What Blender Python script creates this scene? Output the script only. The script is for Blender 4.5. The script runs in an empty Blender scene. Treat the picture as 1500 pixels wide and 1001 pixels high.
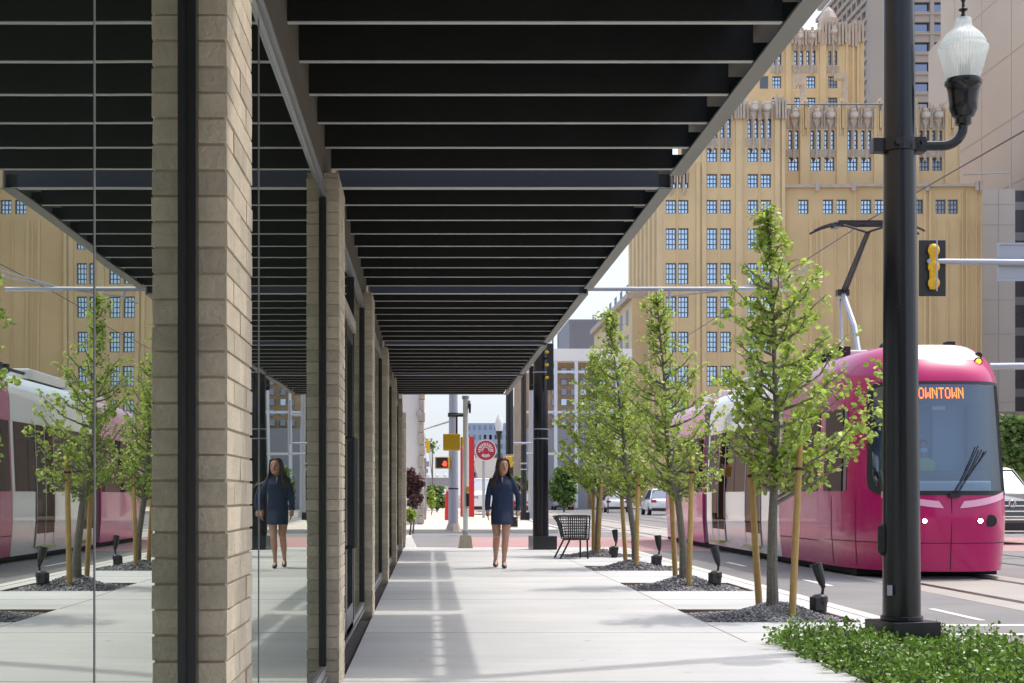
import bpy, bmesh, math, random
from mathutils import Vector, Matrix
R = math.radians
random.seed(7)
C = bpy.context.scene
COL = C.collection
# ---------------------------------------------------------------- camera, sky, sun, exposure
F = 2300.0; H0 = 1.14                      # focal length in 1500 px wide picture, eye height
cd = bpy.data.cameras.new('camera'); cam = bpy.data.objects.new('camera', cd); COL.objects.link(cam)
cam.location = (0, 0, H0); cam.rotation_euler = (R(90), 0, 0)
cd.sensor_width = 36; cd.lens = 36*F/1500
cd.shift_x = (750-628)/1500; cd.shift_y = (724-500.5)/1500
cd.clip_start = 0.05; cd.clip_end = 3000
C.camera = cam
SUN = Vector((1.41, .85, 3.4)).normalized()
elev = math.asin(SUN.z); azim = math.atan2(SUN.x, SUN.y)
w = bpy.data.worlds.new('World'); C.world = w; w.use_nodes = True
nt = w.node_tree
sky = nt.nodes.new('ShaderNodeTexSky'); sky.sky_type = 'NISHITA'; sky.sun_disc = False
sky.sun_elevation = elev; sky.sun_rotation = azim
sky.air_density = 1.0; sky.dust_density = 4.5; sky.ozone_density = 1.0
bg = nt.nodes['Background']; bg.inputs['Strength'].default_value = 0.15
tint = nt.nodes.new('ShaderNodeMix'); tint.data_type = 'RGBA'; tint.blend_type = 'MULTIPLY'; tint.inputs[0].default_value = 1
tint.inputs[7].default_value = (1.0, 1.0, 1.02, 1)
nt.links.new(sky.outputs[0], tint.inputs[6])
# thin bright overcast veil, stronger towards the horizon
wtc = nt.nodes.new('ShaderNodeTexCoord'); wsx = nt.nodes.new('ShaderNodeSeparateXYZ'); nt.links.new(wtc.outputs['Generated'], wsx.inputs[0])
wmr = nt.nodes.new('ShaderNodeMapRange'); wmr.inputs[1].default_value = 0; wmr.inputs[2].default_value = .5; wmr.inputs[3].default_value = .85; wmr.inputs[4].default_value = .30
nt.links.new(wsx.outputs[2], wmr.inputs[0])
veil = nt.nodes.new('ShaderNodeMix'); veil.data_type = 'RGBA'; veil.inputs[7].default_value = (2.25, 2.45, 2.68, 1)
nt.links.new(wmr.outputs[0], veil.inputs[0]); nt.links.new(tint.outputs[2], veil.inputs[6]); nt.links.new(veil.outputs[2], bg.inputs[0])
sl = bpy.data.lights.new('sun', 'SUN'); sl.energy = .88; sl.angle = R(1.0); sl.color = (1, .955, .89)
so = bpy.data.objects.new('sun', sl); COL.objects.link(so)
so.rotation_euler = SUN.to_track_quat('Z', 'Y').to_euler()
C.view_settings.view_transform = 'Standard'; C.view_settings.look = 'None'
C.view_settings.exposure = 1.36; C.view_settings.gamma = 1
C.render.engine = 'CYCLES'

def WX(x, Y): return (x-628)*Y/F
def WZ(y, Y): return H0+(724-y)*Y/F

# ---------------------------------------------------------------- materials
def mat(name, col, rough=.6, metal=0, spec=.5, noise=0, nscale=8, bump=0, bscale=60, emit=None, estr=1, coat=0, island=0, trans=0, detail=6):
    m = bpy.data.materials.new(name); m.use_nodes = True
    n = m.node_tree.nodes; l = m.node_tree.links; b = n['Principled BSDF']
    b.inputs['Base Color'].default_value = (*col, 1); b.inputs['Roughness'].default_value = rough
    b.inputs['Metallic'].default_value = metal; b.inputs['Specular IOR Level'].default_value = spec
    if coat: b.inputs['Coat Weight'].default_value = coat; b.inputs['Coat Roughness'].default_value = .03
    if emit: b.inputs['Emission Color'].default_value = (*emit, 1); b.inputs['Emission Strength'].default_value = estr
    tc = n.new('ShaderNodeTexCoord'); last = None
    if noise or island:
        hv = n.new('ShaderNodeHueSaturation'); hv.inputs['Color'].default_value = (*col, 1)
        if noise:
            t = n.new('ShaderNodeTexNoise'); t.inputs['Scale'].default_value = nscale; t.inputs['Detail'].default_value = detail
            t.inputs['Roughness'].default_value = .6
            l.new(tc.outputs['Object'], t.inputs['Vector'])
            mr = n.new('ShaderNodeMapRange'); mr.inputs[1].default_value = .3; mr.inputs[2].default_value = .7
            mr.inputs[3].default_value = 1-noise; mr.inputs[4].default_value = 1+noise
            l.new(t.outputs[0], mr.inputs[0]); last = mr.outputs[0]
        if island:
            g = n.new('ShaderNodeNewGeometry'); mr2 = n.new('ShaderNodeMapRange')
            mr2.inputs[3].default_value = 1-island; mr2.inputs[4].default_value = 1+island
            l.new(g.outputs['Random Per Island'], mr2.inputs[0])
            if last:
                mm = n.new('ShaderNodeMath'); mm.operation = 'MULTIPLY'; l.new(last, mm.inputs[0]); l.new(mr2.outputs[0], mm.inputs[1]); last = mm.outputs[0]
            else: last = mr2.outputs[0]
        l.new(last, hv.inputs['Value']); l.new(hv.outputs[0], b.inputs['Base Color'])
    if bump:
        t2 = n.new('ShaderNodeTexNoise'); t2.inputs['Scale'].default_value = bscale; t2.inputs['Detail'].default_value = 5
        l.new(tc.outputs['Object'], t2.inputs['Vector'])
        bp = n.new('ShaderNodeBump'); bp.inputs['Strength'].default_value = bump; bp.inputs['Distance'].default_value = .01
        l.new(t2.outputs[0], bp.inputs['Height']); l.new(bp.outputs[0], b.inputs['Normal'])
    if trans:
        tb = n.new('ShaderNodeBsdfTranslucent'); mx = n.new('ShaderNodeMixShader'); mx.inputs[0].default_value = trans
        if last: l.new(hv.outputs[0], tb.inputs[0])
        else: tb.inputs[0].default_value = (*col, 1)
        out = n['Material Output']; l.new(b.outputs[0], mx.inputs[1]); l.new(tb.outputs[0], mx.inputs[2]); l.new(mx.outputs[0], out.inputs[0])
    return m

def mirror_glass(name, tint, fac, dark, wav=0, wscale=.6):
    m = bpy.data.materials.new(name); m.use_nodes = True
    n = m.node_tree.nodes; l = m.node_tree.links; n.remove(n['Principled BSDF'])
    g = n.new('ShaderNodeBsdfGlossy'); g.inputs['Color'].default_value = (*tint, 1); g.inputs['Roughness'].default_value = 0.0
    d = n.new('ShaderNodeBsdfDiffuse'); d.inputs['Color'].default_value = (*dark, 1)
    mx = n.new('ShaderNodeMixShader'); mx.inputs[0].default_value = fac
    l.new(d.outputs[0], mx.inputs[1]); l.new(g.outputs[0], mx.inputs[2]); l.new(mx.outputs[0], n['Material Output'].inputs[0])
    if wav:
        tc = n.new('ShaderNodeTexCoord'); t = n.new('ShaderNodeTexNoise'); t.inputs['Scale'].default_value = wscale; t.inputs['Detail'].default_value = 1
        l.new(tc.outputs['Object'], t.inputs['Vector'])
        bp = n.new('ShaderNodeBump'); bp.inputs['Strength'].default_value = wav; bp.inputs['Distance'].default_value = .05
        l.new(t.outputs[0], bp.inputs['Height']); l.new(bp.outputs[0], g.inputs['Normal'])
    return m

M = {}
M['brick'] = mat('beige_brick', (.48, .41, .305), .85, noise=.12, nscale=12, bump=.5, bscale=70, island=.15)
M['mortar'] = mat('mortar', (.42, .34, .245), .95, bump=.4, bscale=120)
M['brick_wall'] = M['brick']
M['header'] = mat('header_dark', (.10, .085, .06), .8, noise=.15)
M['black'] = mat('black_paint', (.012, .012, .013), .38, noise=.2, nscale=30)
M['polegloss'] = mat('black_pole_paint', (.010, .011, .014), .22, noise=.2, nscale=20, bump=.05, bscale=90)
M['slat'] = mat('canopy_black', (.008, .008, .007), .5, noise=.3, nscale=6)
M['beamskylit'] = mat('canopy_beam_skylit', (.030, .034, .048), .4)  # black beam, blue skylight from the roof slot put into its colour
M['slatedge'] = mat('slat_edge_grey', (.42, .41, .39), .55, noise=.05, nscale=3)  # slat and beam undersides, paler grey than the faces
M['fascia'] = mat('fascia_grey', (.20, .19, .17), .5, noise=.04, nscale=2)
M['alu'] = mat('aluminium', (.36, .36, .36), .35, metal=.7)
M['darkalu'] = mat('dark_frame', (.02, .02, .022), .3)
M['glass'] = mirror_glass('storefront_glass', (.80, .85, .79), .78, (.028, .034, .028), wav=.012, wscale=1.2)
M['silicone'] = mat('glass_joint', (.22, .21, .21), .5)
M['winglass'] = mirror_glass('window_glass', (.62, .79, 1.0), .8, (.02, .03, .05), wav=.3, wscale=.2)
M['darkwin'] = mirror_glass('tower_window', (.30, .34, .45), .7, (.01, .01, .02))
def concrete_mat():
    m = mat('sidewalk_concrete', (.49, .485, .475), .85, noise=.0, bump=.12, bscale=250)
    n = m.node_tree.nodes; l = m.node_tree.links; b = n['Principled BSDF']
    tc = n.new('ShaderNodeTexCoord')
    def nz(sc, det, sx=1, sy=1):
        mp = n.new('ShaderNodeMapping'); mp.inputs['Scale'].default_value = (sx, sy, 1); l.new(tc.outputs['Object'], mp.inputs[0])
        t = n.new('ShaderNodeTexNoise'); t.inputs['Scale'].default_value = sc; t.inputs['Detail'].default_value = det; l.new(mp.outputs[0], t.inputs[0]); return t.outputs[0]
    a = nz(.8, 6); c = nz(1.2, 4, .35, 2.2); d = nz(45, 4); e = nz(2.2, 3, .12, 3.0)
    def mr(s, lo, hi, o0, o1):
        k = n.new('ShaderNodeMapRange'); k.inputs[1].default_value = lo; k.inputs[2].default_value = hi; k.inputs[3].default_value = o0; k.inputs[4].default_value = o1; l.new(s, k.inputs[0]); return k.outputs[0]
    def mul(x, y):
        k = n.new('ShaderNodeMath'); k.operation = 'MULTIPLY'; l.new(x, k.inputs[0]); l.new(y, k.inputs[1]); return k.outputs[0]
    g = n.new('ShaderNodeNewGeometry'); isl = mr(g.outputs['Random Per Island'], 0, 1, .955, 1.035)
    f = nz(7, 2); sp = mr(f, .70, .73, 1.0, .80); q = nz(.35, 5); st = mr(q, .55, .66, 1.0, .93)
    pre = mul(mul(isl, sp), st)
    v = mul(mul(mr(a, .3, .7, .90, 1.06), mr(c, .3, .7, .955, 1.03)), mul(mr(d, .2, .8, .94, 1.05), mr(e, .28, .5, .95, 1.0)))
    v = mul(v, pre)
    hv = n.new('ShaderNodeHueSaturation'); hv.inputs['Color'].default_value = (.49, .50, .495, 1); l.new(v, hv.inputs['Value']); l.new(hv.outputs[0], b.inputs['Base Color'])
    return m
M['concrete'] = concrete_mat()
M['joint'] = mat('joint_dark', (.22, .21, .20), .9)
M['curb'] = mat('curb_concrete', (.55, .52, .46), .85, noise=.08, nscale=3, bump=.1)
M['asphalt'] = mat('asphalt', (.19, .183, .178), .9, noise=.14, nscale=.7, bump=.25, bscale=120)
M['slab'] = mat('track_slab', (.33, .305, .27), .85, noise=.1, nscale=.8, bump=.15, bscale=120)
M['paver'] = mat('red_paver', (.36, .215, .20), .85, noise=.12, nscale=1.2, bump=.2)
M['farwalk'] = mat('far_sidewalk', (.55, .49, .42), .85, noise=.08, nscale=.6)
M['rail'] = mat('rail_steel', (.06, .05, .045), .35, metal=.5)
M['white_line'] = mat('road_paint', (.72, .71, .68), .7, noise=.1, nscale=5)
M['yellow_line'] = mat('road_paint_yellow', (.55, .48, .22), .7, noise=.1, nscale=5)
M['gravel'] = mat('gravel_stone', (.25, .245, .25), .9, noise=.1, nscale=20, island=.5)
M['soil'] = mat('gravel_bed', (.12, .115, .115), .95, noise=.4, nscale=40, bump=1, bscale=80)
M['steeledge'] = mat('rusty_edging', (.20, .13, .08), .8)
M['leaf'] = mat('leaf_green', (.38, .49, .095), .42, island=.4, trans=.48)
M['leaf2'] = mat('leaf_shrub', (.15, .27, .035), .33, island=.55, trans=.32)
M['leafdark'] = mat('leaf_far', (.13, .22, .055), .6, island=.5, trans=.3)
M['leafpurple'] = mat('leaf_purple', (.16, .085, .075), .6, island=.5, trans=.2)
M['bark'] = mat('bark', (.17, .155, .12), .9, noise=.25, nscale=30, bump=.5, bscale=60)
M['stake'] = mat('wood_stake', (.44, .28, .095), .75, noise=.15, nscale=14, bump=.2)
M['pink'] = mat('tram_magenta', (.45, .006, .11), .22, spec=.35, coat=.3)
M['pinklight'] = mat('tram_pink', (.56, .035, .20), .25, coat=.4)
M['white'] = mat('tram_white', (.74, .73, .71), .25, coat=.8)
M['tramglass'] = mirror_glass('tram_side_glass', (.42, .35, .32), .30, (.04, .018, .012))
M['bellows'] = mat('bellows_grey', (.17, .17, .18), .6, bump=.3)
M['undercar'] = mat('undercarriage', (.012, .012, .012), .8)
M['rubber'] = mat('rubber_black', (.015, .015, .015), .6)
M['gold'] = mat('golden_brick', (.70, .525, .295), .85, noise=.10, nscale=.12)
M['goldlt'] = mat('golden_stone', (.72, .56, .33), .85, noise=.09, nscale=.2)
M['golddk'] = mat('golden_brick_recess', (.68, .50, .27), .85, noise=.11, nscale=.15)
M['ornament'] = mat('grey_terracotta', (.52, .445, .37), .85, noise=.12, nscale=1.5)
M['ornlt'] = mat('pale_terracotta', (.66, .61, .54), .8)
M['steelwin'] = mat('window_steel', (.12, .15, .20), .6)
M['tan'] = mat('tan_concrete', (.60, .495, .40), .85, noise=.05, nscale=.06)
M['towerconc'] = mat('tower_concrete', (.43, .36, .30), .85, noise=.05, nscale=.1)
M['greystone'] = mat('grey_stone', (.80, .76, .71), .85, noise=.05, nscale=.2)
M['greymetal'] = mat('galvanised', (.36, .38, .42), .45, metal=.35)
M['whitepole'] = mat('white_pole', (.66, .66, .64), .5, noise=.06)
M['yellow'] = mat('signal_yellow', (.72, .40, .01), .5)
M['orange'] = mat('orange_plastic', (.8, .15, .02), .5)
M['red'] = mat('red_panel', (.50, .012, .02), .4)
M['navy'] = mat('navy_cloth', (.018, .032, .075), .85, noise=.12, nscale=14, bump=.3, bscale=150)
M['skin'] = mat('skin', (.48, .26, .17), .5, noise=.05)
M['hair'] = mat('brown_hair', (.035, .017, .011), .45, noise=.3, nscale=40)
M['shoe'] = mat('black_leather', (.012, .012, .012), .3)
M['lip'] = mat('lip', (.35, .08, .07), .5)
M['eye'] = mat('eye_dark', (.02, .015, .012), .3)
M['carwhite'] = mat('car_white', (.70, .71, .73), .25, coat=.8)
M['cargrey'] = mat('car_grey', (.32, .33, .35), .25, coat=.8)
M['carblack'] = mat('car_black', (.05, .055, .065), .2, coat=1)
M['carred'] = mat('car_red', (.22, .01, .03), .25, coat=1)
M['carglass'] = mirror_glass('car_glass', (.5, .56, .62), .5, (.02, .025, .03))
M['tail'] = mat('tail_light', (.5, .01, .01), .3)
M['chrome'] = mat('chrome', (.7, .7, .72), .15, metal=1)
M['stone'] = mat('pale_stone', (.62, .59, .55), .85, noise=.06, nscale=.6)
M['stonebr'] = mat('brown_stone', (.40, .34, .28), .85, noise=.2, nscale=2)
M['bluegrey'] = mat('blue_grey_cladding', (.36, .44, .55), .6, noise=.06, nscale=.05)
M['darkgreybld'] = mat('dark_grey_cladding', (.27, .27, .30), .7, noise=.04, nscale=.1)
M['scaffold'] = mat('white_frame', (.62, .64, .68), .6)
M['brown'] = mat('brown_brick', (.36, .25, .15), .85, noise=.25, nscale=.8)

# ---------------------------------------------------------------- mesh helpers
class MB:
    def __init__(s): s.v = []; s.f = []; s.m = []; s.mi = 0
    def box(s, x0, x1, y0, y1, z0, z1, mi=None):
        s.hexa([(x0,y0,z0),(x1,y0,z0),(x1,y1,z0),(x0,y1,z0),(x0,y0,z1),(x1,y0,z1),(x1,y1,z1),(x0,y1,z1)], mi)
    def hexa(s, p, mi=None):
        b = len(s.v); s.v += [tuple(q) for q in p]
        for f in ((0,3,2,1),(4,5,6,7),(0,1,5,4),(1,2,6,5),(2,3,7,6),(3,0,4,7)):
            s.f.append(tuple(b+i for i in f)); s.m.append(s.mi if mi is None else mi)
    def face(s, pts, mi=None):
        b = len(s.v); s.v += [tuple(q) for q in pts]; s.f.append(tuple(range(b, b+len(pts)))); s.m.append(s.mi if mi is None else mi)
    def rbox(s, c, size, rz=0, mi=None, mtx=None):
        T = mtx or (Matrix.Translation(c) @ Matrix.Rotation(rz, 4, 'Z'))
        a, b_, c_ = size[0]/2, size[1]/2, size[2]/2
        P = [(-a,-b_,-c_),(a,-b_,-c_),(a,b_,-c_),(-a,b_,-c_),(-a,-b_,c_),(a,-b_,c_),(a,b_,c_),(-a,b_,c_)]
        s.hexa([T @ Vector(q) for q in P], mi)
    def tube(s, pts, rad, seg=10, mi=None, cap=True, ell=None):
        pts = [Vector(p) for p in pts]; n = len(pts)
        if not isinstance(rad, (list, tuple)): rad = [rad]*n
        b = len(s.v); up = Vector((0, 0, 1)); px = None
        for i, p in enumerate(pts):
            d = (pts[min(i+1, n-1)]-pts[max(i-1, 0)]).normalized()
            if px is None:
                a = up if abs(d.z) < .9 else Vector((0, 1, 0))
                px = d.cross(a).normalized()
            else:
                px = (px-d*px.dot(d)).normalized()
            py = d.cross(px)
            ex, ey = ell or (1, 1)
            for k in range(seg):
                t = 2*math.pi*k/seg
                s.v.append(tuple(p+px*math.cos(t)*rad[i]*ex+py*math.sin(t)*rad[i]*ey))
        mm = s.mi if mi is None else mi
        for i in range(n-1):
            for k in range(seg):
                k2 = (k+1) % seg
                s.f.append((b+i*seg+k, b+i*seg+k2, b+(i+1)*seg+k2, b+(i+1)*seg+k)); s.m.append(mm)
        if cap:
            s.f.append(tuple(b+k for k in range(seg))[::-1]); s.m.append(mm)
            s.f.append(tuple(b+(n-1)*seg+k for k in range(seg))); s.m.append(mm)
    def lathe(s, prof, c=(0, 0, 0), seg=24, mi=None, ex=1, ey=1, rot=0):
        b = len(s.v); n = len(prof)
        for r, z in prof:
            for k in range(seg):
                t = 2*math.pi*k/seg+rot
                s.v.append((c[0]+math.cos(t)*r*ex, c[1]+math.sin(t)*r*ey, c[2]+z))
        mm = s.mi if mi is None else mi
        for i in range(n-1):
            for k in range(seg):
                k2 = (k+1) % seg
                s.f.append((b+i*seg+k, b+i*seg+k2, b+(i+1)*seg+k2, b+(i+1)*seg+k)); s.m.append(mm)
        s.f.append(tuple(b+k for k in range(seg))[::-1]); s.m.append(mm)
        s.f.append(tuple(b+(n-1)*seg+k for k in range(seg))); s.m.append(mm)
    def rings(s, rs, mi=None, cap=True):
        b = len(s.v); seg = len(rs[0])
        for r in rs: s.v += [tuple(p) for p in r]
        mm = s.mi if mi is None else mi
        for i in range(len(rs)-1):
            for k in range(seg):
                k2 = (k+1) % seg
                s.f.append((b+i*seg+k, b+i*seg+k2, b+(i+1)*seg+k2, b+(i+1)*seg+k)); s.m.append(mm)
        if cap:
            s.f.append(tuple(b+k for k in range(seg))[::-1]); s.m.append(mm)
            s.f.append(tuple(b+(len(rs)-1)*seg+k for k in range(seg))); s.m.append(mm)
    def ball(s, c, r, seg=14, mi=None, sc=(1, 1, 1)):
        pr = [(max(.002, math.sin(math.pi*i/8))*r, -math.cos(math.pi*i/8)*r*sc[2]) for i in range(9)]
        s.lathe(pr, c, seg, mi, sc[0], sc[1])
    def disc_y(s, c, r, y0, y1, seg=20, mi=None):      # a disc facing the street ends (axis along Y)
        s.tube([(c[0], y0, c[1]), (c[0], y1, c[1])], r, seg, mi)
    def grid(s, fn, nu, nv, mi=None):
        b = len(s.v)
        for i in range(nu+1):
            for j in range(nv+1): s.v.append(tuple(fn(i/nu, j/nv)))
        mm = s.mi if mi is None else mi
        for i in range(nu):
            for j in range(nv):
                a = b+i*(nv+1)+j; s.f.append((a, a+nv+1, a+nv+2, a+1)); s.m.append(mm)
    def build(s, name, mats, parent=None, smooth=False, bevel=0, label=None, loc=None):
        me = bpy.data.meshes.new(name); me.from_pydata(s.v, [], s.f); me.update()
        if not isinstance(mats, (list, tuple)): mats = [mats]
        for m in mats: me.materials.append(m)
        if len(mats) > 1: me.polygons.foreach_set('material_index', s.m)
        o = bpy.data.objects.new(name, me); COL.objects.link(o)
        if smooth:
            me.polygons.foreach_set('use_smooth', [True]*len(me.polygons))
            try: me.set_sharp_from_angle(angle=R(35))
            except Exception: pass
        if bevel:
            bv = o.modifiers.new('bevel', 'BEVEL'); bv.width = bevel; bv.segments = 2; bv.limit_method = 'ANGLE'
        if parent is not None:
            o.parent = parent
            o.matrix_parent_inverse = world_of(parent).inverted()
        if label: o['label'] = label
        return o
def world_of(o):
    m = Matrix.Translation(o.location) @ o.rotation_euler.to_matrix().to_4x4()
    if o.parent: m = world_of(o.parent) @ o.matrix_parent_inverse @ m
    return m
def thing(name, loc, label, cat, group=None):
    o = bpy.data.objects.new(name, None); COL.objects.link(o); o.location = loc; o.empty_display_size = .2
    o['label'] = label; o['category'] = cat
    if group: o['group'] = group
    return o
def tag(o, label=None, cat=None, group=None, kind=None):
    for k, v in (('label', label), ('category', cat), ('group', group), ('kind', kind)):
        if v: o[k] = v
    return o
def copy_thing(o, delta, label=None, parent=None):
    c = o.copy(); COL.objects.link(c)
    if parent is None: c.location = Vector(o.location)+Vector(delta)
    else: c.parent = parent
    if label: c['label'] = label
    for ch in [q for q in bpy.data.objects if q.parent == o]: copy_thing(ch, delta, None, c)
    return c
# ================================================================ SETTING
def struct(name, mb, m, smooth=False):
    o = mb.build(name, m, smooth=smooth); o['kind'] = 'structure'; return o
ST = -.15
b = MB(); b.face([(-600,-60,ST-.012),(900,-60,ST-.012),(900,1500,ST-.012),(-600,1500,ST-.012)]); struct('ground', b, M['asphalt'])
b = MB(); b.face([(-40,-50,ST),(17.5,-50,ST),(17.5,34,ST),(60,34,ST),(60,52,ST),(17.5,52,ST),(17.5,400,ST),(4.9,400,ST),(4.9,52,ST),(-40,52,ST),(-40,34,ST),(4.3,34,ST)][0:12]); 
b.v = []; b.f = []; b.m = []
b.box(4.0,17.5,-50,400,ST-.2,ST); b.box(-60,4.0,33.0,52,ST-.2,ST-.0005); b.box(17.5,90,34,52,ST-.2,ST-.0005)
struct('road', b, M['asphalt'])
# concrete sidewalk built from slabs around the planting pits
pits = [(2.45,3.85,13.95,15.55),(2.45,3.85,18.45,20.2),(2.45,3.85,23.35,24.95),(2.45,3.85,28.3,29.8)]
bed = (2.66,4.02,6.2,12.05)
sw = MB()
x0, x1 = -.525, 4.04
ys = [-12.0]
cuts = [bed[2:4]]+[p[2:4] for p in pits]
JY = (-6.0,-1.5,3.0,5.2,9.55,12.9,17.0,21.8,26.6,31.2)
def seg(a, b_, xx0=None, xx1=None):
    cs = [a]+[q for q in JY if a < q < b_]+[b_]
    for i in range(len(cs)-1):
        p, q = cs[i], cs[i+1]
        if xx0 is None and q > 4.5: sw.box(x0, 2.446, p, q, -.16, 0); sw.box(2.446, x1, p, q, -.16, 0)
        else: sw.box(x0 if xx0 is None else xx0, x1 if xx1 is None else xx1, p, q, -.16, 0)
y = -12.0
for (xa, xb, ya, yb) in [bed]+pits:
    seg(y, ya); seg(ya, yb, x0, xa); sw.box(xb, x1, ya, yb, -.16, 0); y = yb
seg(y, 33.6)
struct('sidewalk', sw, M['concrete'])
jt = MB()
for yy in (-6.0,-1.5,3.0,5.2,9.55,12.9,17.0,21.8,26.6,31.2): jt.box(x0, x1, yy, yy+.012, -.02, .0012)
segs = [(-12,5.1),(12.1,13.85),(15.6,18.4),(20.25,23.3),(25,28.25),(29.85,33.6)]
for a, c_ in segs: jt.box(2.44, 2.452, a, c_, -.02, .0014)
struct('sidewalk_joints', jt, M['joint'])
cb = MB(); cb.box(4.045,4.20,-12,33.6,-.3,.004); cb.box(4.2,4.62,-12,33.6,-.3,ST+.006)
struct('curb', cb, M['curb'])
b = MB(); b.box(-2.0,-.53,-12,37.2,-.3,-.04); struct('gravel_strip', b, M['soil'])
b = MB(); b.box(-30,-.53,33.7,37.2,-.31,-.06); struct('side_apron', b, M['curb'])
# curb ramp flare at the corner of the building
b = MB(); b.hexa([(-.52,33.62,-.3),(-.12,33.62,-.3),(-.20,36.4,-.3),(-.52,36.4,-.3),(-.50,34.4,.2),(-.40,34.4,.2),(-.40,36,.2),(-.50,36,.2)]); struct('ramp_flare', b, M['concrete'])
# red paver crossing, far walk, yellow edge
b = MB(); b.box(1.05,30,35.2,46.8,ST-.1,ST+.004); struct('crosswalk_pavers', b, M['paver'])
b = MB(); b.box(-40,4.1,52,130,-.3,-.02); b.box(17.6,60,52,200,-.3,0); b.box(17.6,40,-50,33,-.3,0); struct('far_sidewalk', b, M['farwalk'])
b = MB(); b.box(-40,4.25,51.55,51.98,-.3,-.022); b.box(4.11,4.27,52,130,-.3,-.018); b.box(17.42,17.59,52,200,-.3,.002); b.box(17.42,17.59,-50,33,-.3,.002); struct('far_curb', b, M['curb'])
# track slab, rails, painted lines
b = MB(); b.box(6.55,9.0,-50,350,ST-.1,ST+.003); struct('track_slab', b, M['slab'])
b = MB()
for xr in (7.05, 8.5):
    b.box(xr-.07,xr+.07,-50,350,ST-.1,ST+.007)
for xr in (10.7, 12.15): b.box(xr-.06,xr+.06,-50,350,ST-.1,ST+.007)
struct('rails', b, M['rail'])
b = MB()
for yy in (14.35, 15.35): b.box(4.75,6.5,yy,yy+.14,ST-.05,ST+.005); b.box(6.5,17,yy,yy+.14,ST-.05,ST+.009)
b.box(4.9,17,53.4,53.7,ST-.05,ST+.008); b.box(4.9,17,56.6,56.9,ST-.05,ST+.008); b.box(5.0,5.1,58,300,ST-.05,ST+.008)
for yy in range(62, 300, 12): b.box(13.2,13.32,yy,yy+3.5,ST-.05,ST+.008)
for yy in range(-8, 34, 6): b.box(5.6,5.68,yy,yy+1.6,ST-.05,ST+.005)
struct('road_markings', b, M['white_line'])

# ================================================================ STOREFRONT BUILDING
GX = -.625; PX = -.527
PIERS = [(-12.2,-11.6),(-6.8,-6.2),(-1.5,-.9),(4.108,4.68),(9.25,9.86),(14.73,15.34),(20.25,20.86),(25.5,26.1),(31.2,31.8),(36.5,37.1)]
bld = thing('brick_building', (-4,12,0), 'beige brick building at left with mirror-like shopfront glass between slim brick piers', 'building')
rnd = random.Random(3)
for i, (ya, yb) in enumerate(PIERS):
    mb = MB(); z = -.04; L = yb-ya; c_ = 0
    while z < 3.0:
        h = .0612
        js = [rnd.uniform(-.0022,.0022) for _ in range(4)]
        if c_ % 2 == 0: spl = [(0,.5),(.5,1)]
        else: spl = [(0,.25),(.25,.75),(.75,1)]
        for k, (a, e) in enumerate(spl):
            o1 = rnd.uniform(-.0016,.0016)
            g0 = .0035 if a > 0 else rnd.uniform(-.002,.002); g1 = .0035 if e < 1 else rnd.uniform(-.002,.002)
            if z < 0.01 and False: pass
            y0_, y1_ = ya+a*L+g0, ya+e*L-g1
            t = rnd.uniform(-.0012,.0012); t2 = rnd.uniform(-.001,.001)
            mb.hexa([(GX-.05,y0_,z),(PX+o1,y0_,z+t2),(PX+o1,y1_,z+t2),(GX-.05,y1_,z),(GX-.05,y0_,z+h),(PX+o1+t,y0_,z+h+t2),(PX+o1+t,y1_,z+h+t2),(GX-.05,y1_,z+h)], 0)
        z += .0677; c_ += 1
    mb.box(GX-.045,PX-.006,ya+.005,yb-.005,-.1,3.035,1)
    mb.build('brick_pier', [M['brick'], M['mortar']], bld, bevel=0.0014 if i in (3,4,5) else 0)
HEAD = 2.885; SILL = .13
def bay(y0, y1, seams, door=None):
    """glass between two piers"""
    mb = MB(); mb.box(GX-.06,GX+.02,y0+.0,y1,SILL-.05,SILL); mb.box(GX-.02,GX+.03,y0,y1,SILL-.075,SILL-.055)
    mb.build('window_sill', M['alu'], bld)
    mb = MB(); mb.box(GX-.06,GX+.014,y0,y1,HEAD,HEAD+.035); mb.box(GX-.06,GX+.028,y0,y1,HEAD+.038,HEAD+.052); mb.box(GX-.06,GX+.018,y0,y1,HEAD+.055,HEAD+.08)
    mb.build('window_head', M['alu'], bld)
    mb = MB(); mb.box(GX-.06,GX+.008,y0,y1,HEAD+.083,3.06); mb.build('header_panel', M['header'], bld)
    mb = MB(); mb.box(GX-.05,GX+.023,y0,y0+.05,SILL+.002,HEAD-.002); mb.build('mullion', M['darkalu'], bld)
    mb = MB(); mb.box(GX-.05,GX+.023,y1-.05,y1,SILL+.002,HEAD-.002); mb.build('mullion', M['darkalu'], bld)
    ed = [y0+.05]+seams+[y1-.05]
    for k in range(len(ed)-1):
        a, e = ed[k], ed[k+1]
        if door and door[0] <= (a+e)/2 <= door[1]: continue
        g = MB(); tilt = [0,.0011,-.0009,.0006][k % 4]*(e-a)/2
        g.hexa([(GX-.03,a+.004,SILL),(GX-tilt,a+.004,SILL),(GX+tilt,e-.004,SILL),(GX-.03,e-.004,SILL),(GX-.03,a+.004,HEAD),(GX-tilt,a+.004,HEAD),(GX+tilt,e-.004,HEAD),(GX-.03,e-.004,HEAD)])
        g.build('glass_pane', M['glass'], bld)
        if k: 
            s = MB(); s.box(GX-.02,GX+.0025,a-.004,a+.004,SILL,HEAD); s.build('glass_joint', M['silicone'], bld)
bay(-11.6,-6.8,[-9.2]); bay(-6.2,-1.5,[-3.8]); bay(-.9,4.108,[.9,2.93]); bay(4.68,9.25,[5.77])
bay(15.34,20.25,[17.8]); bay(20.86,25.5,[23.2]); bay(26.1,31.2,[28.6]); bay(31.8,36.5,[34.1])
bay(9.86,14.73,[10.45,12.6],door=(10.4,12.7))
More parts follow.
